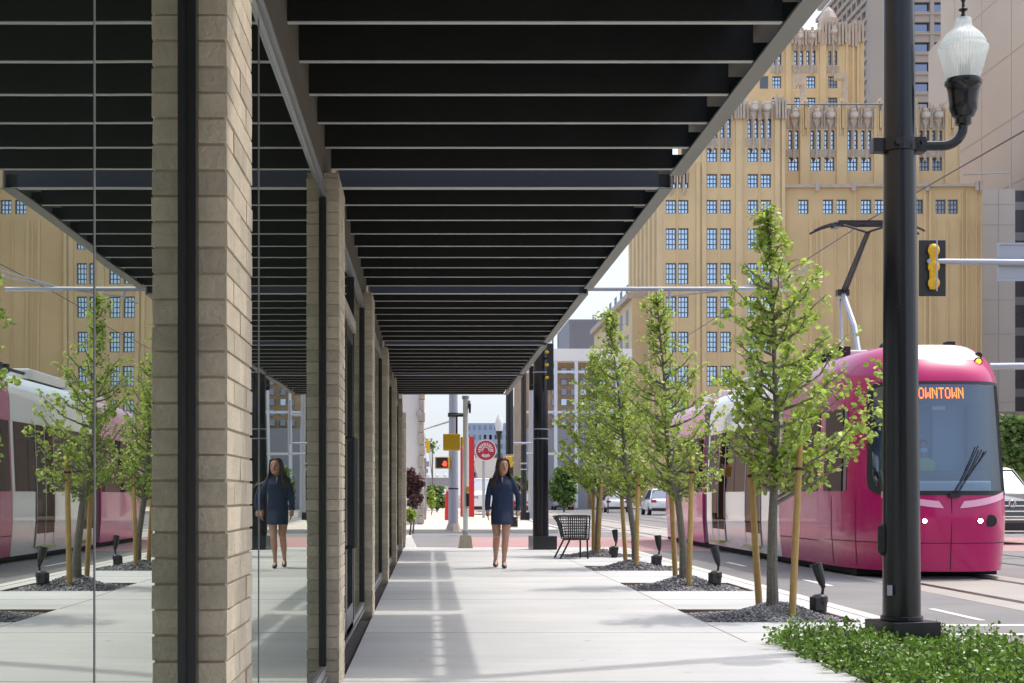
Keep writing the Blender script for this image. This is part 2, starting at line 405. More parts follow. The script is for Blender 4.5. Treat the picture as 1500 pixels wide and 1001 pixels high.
# double door in the third visible bay
for (a, e, hy) in ((10.5,11.52,11.42),(11.56,12.58,11.66)):
    d = MB(); 
    for (p, q, r_, t) in ((a,a+.09,.02,2.42),(e-.09,e,.02,2.42)): d.box(GX-.05,GX+.02,p,q,r_,t)
    d.box(GX-.05,GX+.02,a+.09,e-.09,.02,.28); d.box(GX-.05,GX+.02,a+.09,e-.09,2.32,2.42)
    dd = d.build('door', M['darkalu'], bld)
    g = MB(); g.box(GX-.03,GX-.005,a+.09,e-.09,.28,2.32); g.build('door_glass', M['glass'], dd)
    h = MB(); h.tube([(GX+.02,hy,.75),(GX+.085,hy,.75),(GX+.085,hy,1.55),(GX+.02,hy,1.55)],.013,8); h.build('handle', M['black'], dd, smooth=True)
d = MB(); d.box(GX-.05,GX+.04,10.4,12.65,2.43,2.52); d.build('transom_bar', M['stonebr'], bld)
d = MB(); d.box(GX-.04,GX-.005,10.5,12.58,2.52,HEAD); d.build('transom_glass', M['glass'], bld)
d = MB(); d.box(GX-.05,GX+.025,10.40,10.49,SILL,HEAD-.003); d.box(GX-.05,GX+.025,12.59,12.68,SILL,HEAD-.003); d.build('door_frame', M['darkalu'], bld)
d = MB(); d.box(GX-.06,GX+.004,-12.2,37.1,3.062,3.78); d.build('fascia_panel', M['header'], bld)
# body behind and above
d = MB(); d.box(-14,GX-.07,-12.6,37.1,-.3,3.9); d.build('inner_wall', M['darkalu'], bld)
d = MB(); d.box(-14,GX-.012,-12.6,37.1,3.80,6.6); d.build('upper_wall', M['brick'], bld)
d = MB(); d.box(-14.1,GX+.05,-12.7,37.2,6.602,6.75); d.build('roof_coping', M['fascia'], bld)

# block added behind the camera to cut skylight on the pier faces
bb_ = thing('rear_sky_blocker', (10,-34,ST), 'dull brown block added unseen behind the viewer to cut skylight', 'building')
mb = MB(); wr = random.Random(8)
mb.box(-30,16,-40,-24,-.2,13); mb.build('wall', mat('blocker_brown', (.16,.10,.075), .9, noise=.2, nscale=1), bb_)
mb = MB()
for i in range(14):
    for j in range(4): mb.box(-28+i*3.2,-26.4+i*3.2,-23.99,-23.95,1+j*3,2.9+j*3)
mb.build('window', M['darkwin'], bb_)  # dark panels on the added block
# ================================================================ CANOPY
can = thing('slatted_canopy', (.5,10,3.2), 'long black slatted metal canopy over the sidewalk with grey edge beam', 'canopy')
SO = 3.21; XR = 1.646; CEND = 32.6
gaps = [10.0+5.6*k for k in range(-3, 5)]
ys_ = []
k = 0; gapset = []
for g_ in gaps:
    # slot from g_ to g_+.62, then 8 slats to the next slot
    ys_.append((g_, 's')); gapset.append((g_+.03, g_+.60)); ys_.append((g_+.62, 'b'))
    for q in range(1, 8): ys_.append((g_+.62+q*(5.6-.62)/8, 's'))
for (yy, kind) in ys_:
    if yy > CEND: continue
    mb = MB()
    if kind == 'b':
        mb.box(GX+.02,1.555,yy,yy+.05,SO+.007,SO+.25,1); mb.box(GX+.02,1.60,yy-.004,yy+.06,SO,SO+.006,2)
        mb.build('cross_beam', [M['slat'], M['beamskylit'], M['slatedge']], can)
    else:
        mb.box(GX+.005,1.552,yy,yy+.03,SO+.005,SO+.235,0); mb.box(GX+.005,1.552,yy-.004,yy+.034,SO,SO+.004,2)
        mb.build('slat', [M['slat'], M['beamskylit'], M['slatedge']], can)
mb = MB(); yr = [(-12, gapset[0][0])]
prev = -12.0
for a, e in gapset+[(CEND, CEND)]:
    a = min(a, CEND)
    if a > prev: mb.box(GX+.02,1.475,prev,a,SO+.24,SO+.30)
    prev = e
    if e >= CEND: break
mb.build('roof_deck', M['slat'], can)
e0 = -12.0
for a, e in gapset+[(CEND, CEND)]:
    a = min(a, CEND)
    if a > e0:
        if a < CEND: a += .12
        mb = MB(); mb.box(1.557,XR,e0,a,SO-.012,SO); mb.box(XR-.012,XR,e0,a,SO+.0005,SO+.29); mb.box(1.557,XR,e0,a,SO+.2905,SO+.302)
        mb.build('edge_beam', M['fascia'], can)
    e0 = e
    if e >= CEND: break
mb = MB(); mb.box(GX+.02,1.555,CEND-.0,CEND+.05,SO-.0,SO+.29); mb.build('end_beam', M['slat'], can)
# end brackets at each slat
for (yy, kind) in ys_:
    if yy < 21 and yy > 5.5: mb = MB(); mb.box(1.44,1.633,yy+.036,yy+.075,SO+.02,SO+.10); mb.build('end_bracket', M['slat'], can)
# ================================================================ TRAM
CX = 7.8; NY = 23.4; HW = 1.30; TB = -.02; TT = 3.05
tram = thing('tram', (CX,33,ST), 'magenta and white streetcar showing DOWNTOWN on its windscreen, running beside the young trees', 'tram')
# plan curve of a cab end: s 0..1 from left side point (depth 2.6) round the nose to the right
def plan(s, ny=NY, sg=1, dep=2.9):
    t = (s-.5)*math.pi            # -90..90 deg
    c, n_ = math.cos(t), math.sin(t)
    px = math.copysign(abs(n_)**.62, n_)*HW
    py = (1-abs(c)**.80)*dep
    return px, ny+sg*py
def inset(z):
    # how far the section leans in at height z
    if z < .55: return .05*(.55-z)/.57+.0
    if z < 1.2: return 0
    if z < 2.85: return .045*(z-1.2)
    u = (z-2.85)/.60
    return .074+.42*(1-math.sqrt(max(0, 1-min(u, 1)**2)))
def rake(z):
    if z < .8: return .10*(.8-z)
    if z < 1.2: return .0+.1*(z-.8)
    return .04+.16*(z-1.2)+(.55*((z-2.75)/.7)**2 if z > 2.75 else 0)
def cabpt(s, z, off=0, ny=NY, sg=1):
    px, py = plan(s, ny, sg)
    e = 1e-3; ax, ay = plan(max(0, s-e), ny, sg); bx, by = plan(min(1, s+e), ny, sg)
    tx, ty = bx-ax, by-ay; L = math.hypot(tx, ty) or 1
    nx, nyy = ty/L*sg, -tx/L*sg
    f = max(0, 1-abs(py-ny)/2.9)
    i = inset(z)-off
    k = 1-i/HW
    return Vector((CX+px*k*1.0, py+sg*rake(z)*f**1.3+nyy*off*1.0, z))
def patch(name, s0, s1, z0, z1, m, parent, off=0, nu=24, nv=14, ny=NY, sg=1, smooth=True, zt=None, label=None):
    mb = MB()
    def fn(u, v):
        s = s0+(s1-s0)*u
        a, b_ = z0, z1
        if zt: a, b_ = zt(s, a, b_)
        return cabpt(s, a+(b_-a)*v, off, ny, sg)
    mb.grid(fn, nu, nv)
    return mb.build(name, m, parent, smooth=smooth, label=label)
def sl(s_, a, b_): return (s_-a)/(b_-a)
WS0, WS1 = .245, .775
def cab(ny, sg, paint, front=True):
    # body shell with an opening for the windscreen
    us = sorted(set([i/60 for i in range(61)]+[WS0+.02, WS1-.02])); zs = sorted(set([TB+(3.45-TB)*i/70 for i in range(71)]+[1.18, 2.79]))
    fr = MB()
    for u in us:
        for z in zs: fr.v.append(tuple(cabpt(u, z, 0, ny, sg)))
    nz = len(zs)
    for i in range(len(us)-1):
        for j in range(nz-1):
            if WS0+.02 <= (us[i]+us[i+1])/2 <= WS1-.02 and 1.18 < (zs[j]+zs[j+1])/2 < 2.79: continue
            a = i*nz+j; fr.f.append((a, a+nz, a+nz+1, a+1)); fr.m.append(0)
    fr.build('cab_body', paint, tram, smooth=True)
    rf = MB()
    rf.grid(lambda u, v: (lambda p: Vector((CX+(p.x-CX)*(1-v), ny+(p.y-ny)*(1-v)+sg*2.9*v, 3.45+.05*math.sin(v*1.57))))(cabpt(u, 3.45, 0, ny, sg)), 40, 6)
    rf.build('cab_roof', paint, tram, smooth=True)
    patch('roof_crest', .33, .66, 3.20, 3.452, M['white'], tram, .006, 30, 8, ny, sg)
    # black frame with rounded corners round the glass
    def edge(s, w0, w1, z0, z1, r):
        e = min(s-w0, w1-s)/.07; e = max(0, min(1, e)); k = r*(1-math.sqrt(1-(1-e)**2))
        return z0+k, z1-k*.45
    N = 60; mb = MB()
    for part in (0, 1):
        for i in range(N+1):
            s = WS0+(WS1-WS0)*i/N
            o0, o1 = edge(s, WS0, WS1, 1.125, 2.85, .20)
            si = min(max(s, WS0+.022), WS1-.022); i0, i1 = edge(si, WS0+.022, WS1-.022, 1.19, 2.80, .19)
            inside = WS0+.022 <= s <= WS1-.022
            zz = (o0, i0 if inside else (o0+o1)/2) if part == 0 else (i1 if inside else (o0+o1)/2, o1)
            for z in zz: mb.v.append(tuple(cabpt(s, z, .007, ny, sg)))
        b0 = part*(N+1)*2
        for i in range(N): a_ = b0+i*2; mb.f.append((a_, a_+2, a_+3, a_+1)); mb.m.append(0)
    mb.build('windscreen_frame', M['rubber'], tram)
    return patch('windscreen', WS0+.02, WS1-.02, 1.175, 2.80, M['windscreen'], tram, .002, 50, 14, ny, sg)
def wsm():
    m = bpy.data.materials.new('windscreen_glass'); m.use_nodes = True
    n = m.node_tree.nodes; l = m.node_tree.links; n.remove(n['Principled BSDF'])
    t = n.new('ShaderNodeBsdfTransparent'); t.inputs[0].default_value = (.50,.60,.68,1)
    g = n.new('ShaderNodeBsdfGlossy'); g.inputs['Roughness'].default_value = .02; g.inputs['Color'].default_value = (.75,.86,1,1)
    mx = n.new('ShaderNodeMixShader'); mx.inputs[0].default_value = .17
    l.new(t.outputs[0], mx.inputs[1]); l.new(g.outputs[0], mx.inputs[2]); l.new(mx.outputs[0], n['Material Output'].inputs[0])
    return m
M['windscreen'] = wsm()
M['wsdark'] = mat('cab_dark', (.05, .065, .09), .5)
M['wspanel'] = mat('cab_panel', (.16, .23, .33), .4)
M['wspanel2'] = mat('cab_panel_light', (.24, .33, .46), .4)
M['wsdash'] = mat('dash_top', (.55, .60, .62), .5)
M['led'] = mat('led_orange', (.9, .2, .05), .5, emit=(1, .20, .05), estr=.95)
M['lamp_on'] = mat('headlight_on', (1, 1, 1), .3, emit=(1, .98, .9), estr=9)
M['amber'] = mat('amber_lens', (.8, .55, .02), .3, emit=(1, .75, .05), estr=.45)
wsc = cab(NY, 1, M['pink'])
mb = MB(); mb.box(CX-1.05,CX+1.05,24.75,24.8,.9,2.95); mb.box(CX+.12,CX+1.0,24.70,24.745,1.5,2.55,1); mb.box(CX-.35,CX-.30,24.69,24.745,1.3,2.6,2); mb.build('cab_partition', [M['wspanel'], M['wspanel2'], M['wsdark']], tram)
mb = MB(); mb.box(CX-.75,CX+.75,23.85,24.25,1.15,1.34); mb.build('dashboard', M['wsdash'], tram, bevel=.03)
mb = MB(); mb.box(CX-.85,CX+.85,24.27,24.5,1.15,1.50); mb.build('driver_console', M['wsdark'], tram, bevel=.03)
mb = MB(); mb.box(CX-.8,CX+.8,24.1,24.74,.95,1.0); mb.box(CX+.62,CX+.93,24.5,24.69,1.0,2.7); mb.box(CX-.93,CX-.80,24.5,24.74,1.0,2.7); mb.build('cab_lining', M['wsdark'], tram)
mb = MB(); mb.box(CX-.66,CX+.66,24.02,24.2,2.52,2.80); mb.build('sign_box', M['wsdark'], tram)
mb = MB(); mb.box(CX-.04,CX+.16,24.2,24.25,2.44,2.49); mb.build('cab_lamp', M['white'], tram)
# LED lettering, 5x7 dots
FONT = {'D':['11110','10001','10001','10001','10001','10001','11110'],'O':['01110','10001','10001','10001','10001','10001','01110'],
'W':['10001','10001','10001','10101','10101','11011','10001'],'N':['10001','11001','10101','10101','10011','10001','10001'],'T':['11111','00100','00100','00100','00100','00100','00100']}
mb = MB(); x = -.495; dx = .0158; z1 = 2.745
for ch in 'DOWNTOWN':
    for r_, row in enumerate(FONT[ch]):
        for c_, bit in enumerate(row):
            if bit == '1':
                cx_ = x+c_*dx; zz = z1-r_*.0235
                # find s for this x
                s = .5+math.copysign(math.asin(min(1, (abs(cx_)/(HW*.93))**(1/.62))), cx_)/math.pi
                s2 = .5+math.copysign(math.asin(min(1, (abs(cx_+dx*.95)/(HW*.93))**(1/.62))), cx_+dx*.95)/math.pi
                P = [cabpt(s, zz, .02), cabpt(s2, zz, .02), cabpt(s2, zz-.0215, .02), cabpt(s, zz-.0215, .02)]
                mb.face(P[::-1])
    x += dx*6.0
LEDX = mb.build('sign_lettering', M['led'], tram)
def on_front(x_, z, off=.02):
    s = .5+math.copysign(math.asin(min(1, (abs(x_)/(HW*(1-inset(z)/HW)))**(1/.62))), x_)/math.pi
    return cabpt(s, z, off)
# lamps
for x_, mm, r_ in ((-.40,'lamp_on',.030),(.42,'lamp_on',.034),(.60,'rubber',.072),(-.58,'rubber',.072)):
    p = on_front(x_, .74); mb = MB(); mb.disc_y((p.x, p.z), r_*1.25, p.y-.005, p.y+.05, mi=0); mb.disc_y((p.x, p.z), r_, p.y-.012, p.y+.02, mi=1)
    mb.build('headlight', [M['pink'] if mm == 'lamp_on' else M['rubber'], M[mm]], tram)
for x_, z, mm, r_ in ((.62,3.17,'amber',.045),(-.62,3.17,'rubber',.045),(.70,3.28,'rubber',.04)):
    p = on_front(x_, z, .0); mb = MB(); mb.disc_y((p.x, p.z), r_*1.4, p.y-.025, p.y+.05, mi=0); mb.disc_y((p.x, p.z), r_, p.y-.03, p.y+.02, mi=1)
    mb.build('marker_light', [M['rubber'], M[mm]], tram)
M['brow'] = mat('brow_pink_highlight', (.80, .40, .55), .3)
# brow strips above headlights, their whitish highlight put into the colour
for sg_ in (-1, 1):
    mb = MB()
    def fn(u, v):
        x_ = sg_*(.12+u*.80); zb = .93+.05*u+.10*u*u; th = (.10 if u < .7 else .10)*(1 if u > .08 else u/.08)
        return on_front(x_, zb+th*v, .008)
    mb.grid(fn, 24, 2); mb.build('brow_strip', M['brow'], tram, smooth=True)
# seams
for s_ in (.07, .19, .81, .93): patch('panel_seam', s_, s_+.0025, .02, 1.1, M['undercar'], tram, .004, 1, 12)
for z in (.40,):
    patch('panel_seam', .03, .97, z, z+.012, M['undercar'], tram, .003, 50, 1)
mb = MB(); P = [on_front(0, z, .004) for z in (.0, .3, .6, .9, 1.1)]; mb.tube(P, .006, 4); mb.build('panel_seam', M['undercar'], tram)
# wipers
mb = MB()
for k in (0, .055):
    a = on_front(.01+k, 1.13, .05); m_ = on_front(.17+k, 1.38, .05); e = on_front(.42+k, 1.86-k, .045)
    mb.tube([a, m_, e], .010, 6)
a = on_front(.22, 1.36, .03); e = on_front(.56, 1.78, .03); mb.tube([a, e], .012, 6)
mb.rbox(on_front(.03,1.12,.05), (.16,.05,.06)); mb.build('wiper', M['rubber'], tram)
# driver seated behind the windscreen
dx_, dy_ = 7.72, 24.55
drv = thing('person', (dx_,dy_,1.2), 'tram driver behind the windscreen wearing a light blue face mask', 'person')
mb = MB(); mb.rings([[(dx_+math.cos(2*math.pi*k/16)*a, dy_+math.sin(2*math.pi*k/16)*b_, z) for k in range(16)] for z,a,b_ in ((1.2,.17,.10),(1.45,.19,.11),(1.62,.20,.10),(1.68,.13,.08),(1.72,.055,.055),(1.78,.055,.06),(1.80,.068,.08),(1.87,.078,.092),(1.94,.07,.085),(1.985,.035,.04))]); 
hd = mb.build('body', mat('driver_skin',(.30,.17,.12),.6), drv, smooth=True)
mb = MB(); mb.rings([[(dx_+math.cos(2*math.pi*k/16)*a, dy_+math.sin(2*math.pi*k/16)*b_, z) for k in range(16)] for z,a,b_ in ((1.2,.18,.11),(1.45,.20,.12),(1.62,.21,.11),(1.69,.14,.09),(1.71,.07,.07))]); mb.build('vest', mat('vest',(.35,.50,.12),.7), hd, smooth=True)
mb = MB(); mb.ball((dx_,dy_-.045,1.83),.068,sc=(.95,.75,.8)); mb.build('face_mask', mat('mask_blue',(.45,.62,.75),.6), hd, smooth=True)
mb = MB(); mb.ball((dx_,dy_+.01,1.93),.086,sc=(1,1.05,.85)); mb.build('hair', M['hair'], hd, smooth=True)

# ---- straight modules
def side_pt(side, y, z, off=0):
    return Vector((CX+side*(HW-inset(z)+off), y, z))
def side_patch(name, y0, y1, z0, z1, m, parent, off=0, side=-1, nv=8, label=None):
    mb = MB(); mb.grid(lambda u, v: side_pt(side, y0+(y1-y0)*u, z0+(z1-z0)*v, off), 6, nv)
    return mb.build(name, m, parent, smooth=True, label=label)
def module(y0, y1, low, top, name):
    mb = MB()
    sec = []
    N = 16
    prof = [(HW-inset(TB+(3.45-TB)*i/N), TB+(3.45-TB)*i/N) for i in range(N+1)]
    prof.append((.5, 3.5))
    ring = lambda y: [(CX-a, y, z) for a, z in prof]+[(CX+a, y, z) for a, z in reversed(prof)]
    mb.rings([ring(y0), ring(y1)])
    o = mb.build(name, [low], tram, smooth=True)
    for sd in (-1, 1): side_patch('upper_panel', y0+.01, y1-.01, 2.52, 3.40, top, tram, .004, sd)
    return o
cabend = NY+2.9
module(cabend, 29.1, M['pink'], M['pink'], 'cab_section')
module(29.12, 36.7, M['white'], M['white'], 'centre_section')
module(37.3, 41.9, M['pinklight'], M['pinklight'], 'rear_section')
cab(45.0, -1, M['pinklight'])
mb = MB(); mb.box(CX-1.2,CX+1.2,36.7,37.3,.0,3.2)
for k in range(6): mb.box(CX-1.235,CX+1.235,36.74+k*.1,36.78+k*.1,-.0,3.22)
mb.build('gangway_bellows', M['bellows'], tram)
# window bands
for sd in (-1, 1):
    side_patch('window_band', 26.25, 28.98, 1.19, 2.50, M['tramglass'], tram, .008, sd)
    side_patch('window_band', 29.3, 36.5, 1.19, 2.50, M['tramglass'], tram, .008, sd)
    side_patch('window_band', 37.4, 41.9, 1.19, 2.50, M['tramglass'], tram, .008, sd)
    for yy in (27.7, 30.2, 33.4, 36.1, 39.5): side_patch('window_bar', yy, yy+.05, 1.19, 2.50, M['rubber'], tram, .011, sd)
    # doors
    for (a, e) in ((30.75,32.25),(34.45,36.0)):
        dr = side_patch('door', a, e, .32, 2.50, M['tramglass'], tram, .012, sd)
        side_patch('door_lower', a+.02, e-.02, .10, .36, M['white'], dr, .014, sd)
        for q in (a, (a+e)/2-.03, e-.06): side_patch('door_frame', q, q+.06, .10, 2.5, M['greymetal'], dr, .016, sd)
        mb = MB(); mb.box(CX+sd*(HW+.0)-.09,CX+sd*HW+.09,a+.2,e-.2,.06,.12); mb.build('door_step', mat('step_plate',(.50,.42,.20),.6), dr)
    # cab side window wraps the shoulder of the nose
side0 = patch('cab_side_window', .03, .145, 1.19, 2.50, M['tramglass'], tram, .008, 16, 8)
patch('cab_side_window', .855, .97, 1.19, 2.50, M['tramglass'], tram, .008, 16, 8)
patch('cab_window_bar', .135, .15, 1.19, 2.50, M['bellows'], tram, .010, 3, 8)
side_patch('skirt_line', cabend, 29.1, .36, .375, M['undercar'], tram, .006, -1, 1)
# roof equipment
mb = MB()
for q in ((.7,27.0,31.0,3.62),(.85,32,35.5,3.70),(.7,38,41,3.66)):
    mb = MB(); mb.box(CX-q[0],CX+q[0],q[1],q[2],3.48,q[3]); mb.build('roof_equipment', M['white'], tram, bevel=.03)
mb = MB(); mb.tube([(CX-.72,27.3,3.55),(CX-.72,31,3.6),(CX-.72,36,3.6)],.035,6)
for k in range(8): mb.box(CX-.86,CX-.6,26.8+k*.5,27.0+k*.5,3.5,3.66)
mb.box(CX+.42,CX+.55,24.9,25.1,3.45,3.56); mb.box(CX+.1,CX+.5,25.2,25.5,3.44,3.5)
mb.ball((CX-.25,26.0,3.56),.09); mb.ball((CX-.05,26.0,3.56),.07)
mb.build('roof_cabling', M['rubber'], tram)
mb = MB(); mb.box(CX-1.1,CX+1.1,24.6,44,-.12,.25)
for yy in (26.2,28.0,38.9,40.7):
    for sd in (-.72,.72): mb.tube([(CX+sd-.06,yy,ST+.32),(CX+sd+.06,yy,ST+.32)],.31,18)
mb.build('undercarriage', M['undercar'], tram)
# pantograph
pg = MB()
base = Vector((CX,28.3,3.66)); knee = Vector((CX,29.6,4.93)); head = Vector((CX,27.95,5.80))
pg.tube([base+Vector((-.05,0,0)),(CX-.02,28.7,4.2),knee],.055,8,0)
pg.tube([base+Vector((-.25,.35,0)),knee+Vector((-.04,0,-.12))],.025,6,0)
pg.tube([knee,head],[.05,.03],8,1); pg.tube([knee+Vector((.07,0,0)),head+Vector((.05,0,0))],.018,6,1)
pg.rbox(knee,(.22,.18,.12),0,1)
for sx in (-1,1): pg.tube([head,head+Vector((sx*.42,0,.13))],.022,6,1)
for dy in (-.16,.16):
    hp = [Vector((CX+x_,27.95+dy,5.94-.55*max(0,abs(x_)-.55)**1.6)) for x_ in [-.98+.098*i for i in range(21)]]
    pg.tube(hp,.022,6,1)
    pg.box(CX-.55,CX+.55,27.93+dy,27.97+dy,5.955,5.985,1)
pg.box(CX-.6,CX-.5,27.78,28.12,5.88,5.96,1); pg.box(CX+.5,CX+.6,27.78,28.12,5.88,5.96,1)
pg.build('pantograph', [M['greymetal'], M['black']], tram)
# overhead contact wire
mb = MB(); mb.tube([(7.8,-20,5.83),(7.8,10,5.86),(7.8,20.6,5.90),(7.8,27.95,6.00),(7.8,45,5.92),(7.8,80,5.9),(7.8,160,5.9)],.011,5)
tag(mb.build('contact_wire', M['black']), 'single black overhead wire running along the street above the tram', 'overhead wire')

# ================================================================ BIG LAMP POLE
PY = 11.7
lp = thing('street_light', (3.52,PY,0), 'tall thick black pole in the shrubs with a glass acorn lantern on an arm', 'street light')
def flt(p0, p1, r0, r1, n=16):   # fluted-ish pole
    mb = MB(); pts = [Vector(p0).lerp(Vector(p1), i/12) for i in range(13)]
    mb.tube(pts, [r0+(r1-r0)*i/12 for i in range(13)], n); return mb
mb = flt((3.525,PY,.2),(3.485,PY,8.4),.139,.090,28); mb.build('pole', M['polegloss'], lp, smooth=True)
mb = MB(); mb.rbox((3.53,PY,.10),(.40,.40,.20),R(14)); mb.tube([(3.525,PY,.2),(3.525,PY,.235)],.155,24); mb.build('base_cover', M['polegloss'], lp, bevel=.006)
mb = MB(); mb.tube([(3.385,PY,.72),(3.385,PY,.88)],.040,12); mb.ball((3.385,PY,.88),.040); mb.ball((3.385,PY,.72),.040); mb.build('hand_hole_cover', M['rubber'], lp, smooth=True)
mb = MB(); mb.rbox((3.40,PY-.12,.43),(.03,.03,.075)); mb.build('tag_plate', M['greymetal'], lp)
cz = WZ(214, PY); lx = WX(1411, PY)
mb = MB()
mb.tube([(3.50,PY,cz-.045),(3.50,PY,cz+.045)],.135,24); mb.rbox((3.34,PY,cz),(.08,.10,.10)); mb.rbox((3.64,PY,cz),(.10,.12,.11))
for q in (-.05,.14): mb.tube([(3.50+q,PY-.17,cz),(3.50+q,PY-.12,cz)],.022,10)
mb.build('arm_clamp', M['black'], lp)
mb = MB(); arc = [(3.58,PY,cz),(lx-.15,PY,cz)]+[(lx-.15+.15*math.sin(a),PY,cz+.15-.15*math.cos(a)) for a in [R(15*i) for i in range(1,7)]]+[(lx,PY,cz+.24)]
mb.tube(arc,.036,14); mb.build('arm', M['polegloss'], lp, smooth=True)
lan = MB(); bz = WZ(184, PY)
s_ = PY/F
lan.lathe([(.045,0),(.060,.01),(.062,.055),(.078,.065),(.088,.09),(.102,.12),(.105,.17),(.112,.24),(.122,.29),(.136,.305),(.138,.325),(.128,.33),(.126,.345)],(lx,PY,bz),24)
fit = lan.build('lantern_housing', M['polegloss'], lp, smooth=True)
mb = MB(); gz = bz+.333
mb.lathe([(.118,0),(.130,.05),(.145,.10),(.163,.17),(.180,.225),(.184,.24),(.178,.255),(.167,.262),(.163,.275),(.166,.285),(.152,.308),(.140,.33),(.115,.355),(.09,.377),(.070,.397),(.062,.412),(.061,.45),(.055,.465),(.02,.475)],(lx,PY,gz),40)
def globem():
    m = bpy.data.materials.new('prismatic_glass'); m.use_nodes = True; n = m.node_tree.nodes; l = m.node_tree.links
    n.remove(n['Principled BSDF'])
    d = n.new('ShaderNodeBsdfTranslucent'); d.inputs[0].default_value = (.90,.93,.90,1)
    e = n.new('ShaderNodeBsdfDiffuse'); e.inputs[0].default_value = (.82,.85,.82,1)
    g = n.new('ShaderNodeBsdfGlossy'); g.inputs['Roughness'].default_value = .15
    t = n.new('ShaderNodeBsdfTransparent'); t.inputs[0].default_value = (.9,.93,.9,1)
    a = n.new('ShaderNodeMixShader'); a.inputs[0].default_value = .5; b2 = n.new('ShaderNodeMixShader'); b2.inputs[0].default_value = .12; c2 = n.new('ShaderNodeMixShader'); c2.inputs[0].default_value = .22
    l.new(d.outputs[0], a.inputs[1]); l.new(e.outputs[0], a.inputs[2]); l.new(a.outputs[0], b2.inputs[1]); l.new(g.outputs[0], b2.inputs[2]); l.new(b2.outputs[0], c2.inputs[1]); l.new(t.outputs[0], c2.inputs[2])
    l.new(c2.outputs[0], n['Material Output'].inputs[0])
    tc = n.new('ShaderNodeTexCoord'); sx = n.new('ShaderNodeSeparateXYZ'); l.new(tc.outputs['Object'], sx.inputs[0])
    at = n.new('ShaderNodeMath'); at.operation = 'ARCTAN2'
    s1 = n.new('ShaderNodeMath'); s1.operation = 'SUBTRACT'; s1.inputs[1].default_value = lx; l.new(sx.outputs[0], s1.inputs[0])
    s2 = n.new('ShaderNodeMath'); s2.operation = 'SUBTRACT'; s2.inputs[1].default_value = PY; l.new(sx.outputs[1], s2.inputs[0])
    l.new(s1.outputs[0], at.inputs[0]); l.new(s2.outputs[0], at.inputs[1])
    mu = n.new('ShaderNodeMath'); mu.operation = 'MULTIPLY'; mu.inputs[1].default_value = 48; l.new(at.outputs[0], mu.inputs[0])
    si = n.new('ShaderNodeMath'); si.operation = 'SINE'; l.new(mu.outputs[0], si.inputs[0])
    bp = n.new('ShaderNodeBump'); bp.inputs['Distance'].default_value = .004; bp.inputs['Strength'].default_value = .7; l.new(si.outputs[0], bp.inputs['Height'])
    l.new(bp.outputs[0], g.inputs['Normal']); l.new(bp.outputs[0], e.inputs['Normal'])
    return m
M['globe'] = globem()
glb = mb.build('globe', M['globe'], lp, smooth=True)
mb = MB(); mb.tube([(lx,PY,gz),(lx,PY,gz+.12)],.035,10); mb.tube([(lx+.04,PY,gz),(lx+.04,PY,gz+.16)],.012,8); mb.build('lamp_socket', M['rubber'], lp)
mb = MB(); mb.lathe([(.035,.472),(.022,.482),(.014,.50),(.012,.515),(.034,.525),(.034,.533),(.012,.545),(.010,.58),(.018,.60),(.010,.62),(.003,.70)],(lx,PY,gz),14); mb.build('finial', M['black'], lp, smooth=True)
# ================================================================ TREES IN PITS
def leafquad(vs, fs, p, size, rng, droop=.3):
    d = Vector((rng.gauss(0,1), rng.gauss(0,1), rng.gauss(-droop,.6)))
    if d.length < .1: d = Vector((1,0,0))
    d.normalize(); n = Vector((rng.gauss(0,.7), rng.gauss(0,.7), rng.gauss(.6,.6))); n = n-d*n.dot(d)
    if n.length < .05: n = Vector((0,0,1))
    n.normalize(); s = d.cross(n)
    L = size; Wd = size*rng.uniform(.34,.46); b = len(vs); cup = n*size*.10
    pts = [p, p+d*L*.30+s*Wd+cup, p+d*L*.75+s*Wd*.85+cup, p+d*L, p+d*L*.75-s*Wd*.85+cup, p+d*L*.30-s*Wd+cup]
    vs += [tuple(q) for q in pts]; fs.append((b,b+1,b+2,b+3)); fs.append((b,b+3,b+4,b+5))
def mesh_obj(name, vs, fs, m, parent):
    me = bpy.data.meshes.new(name); me.from_pydata(vs, [], fs); me.materials.append(m); me.update()
    o = bpy.data.objects.new(name, me); COL.objects.link(o)
    if parent is not None:
        o.parent = parent; o.matrix_parent_inverse = world_of(parent).inverted()
    return o
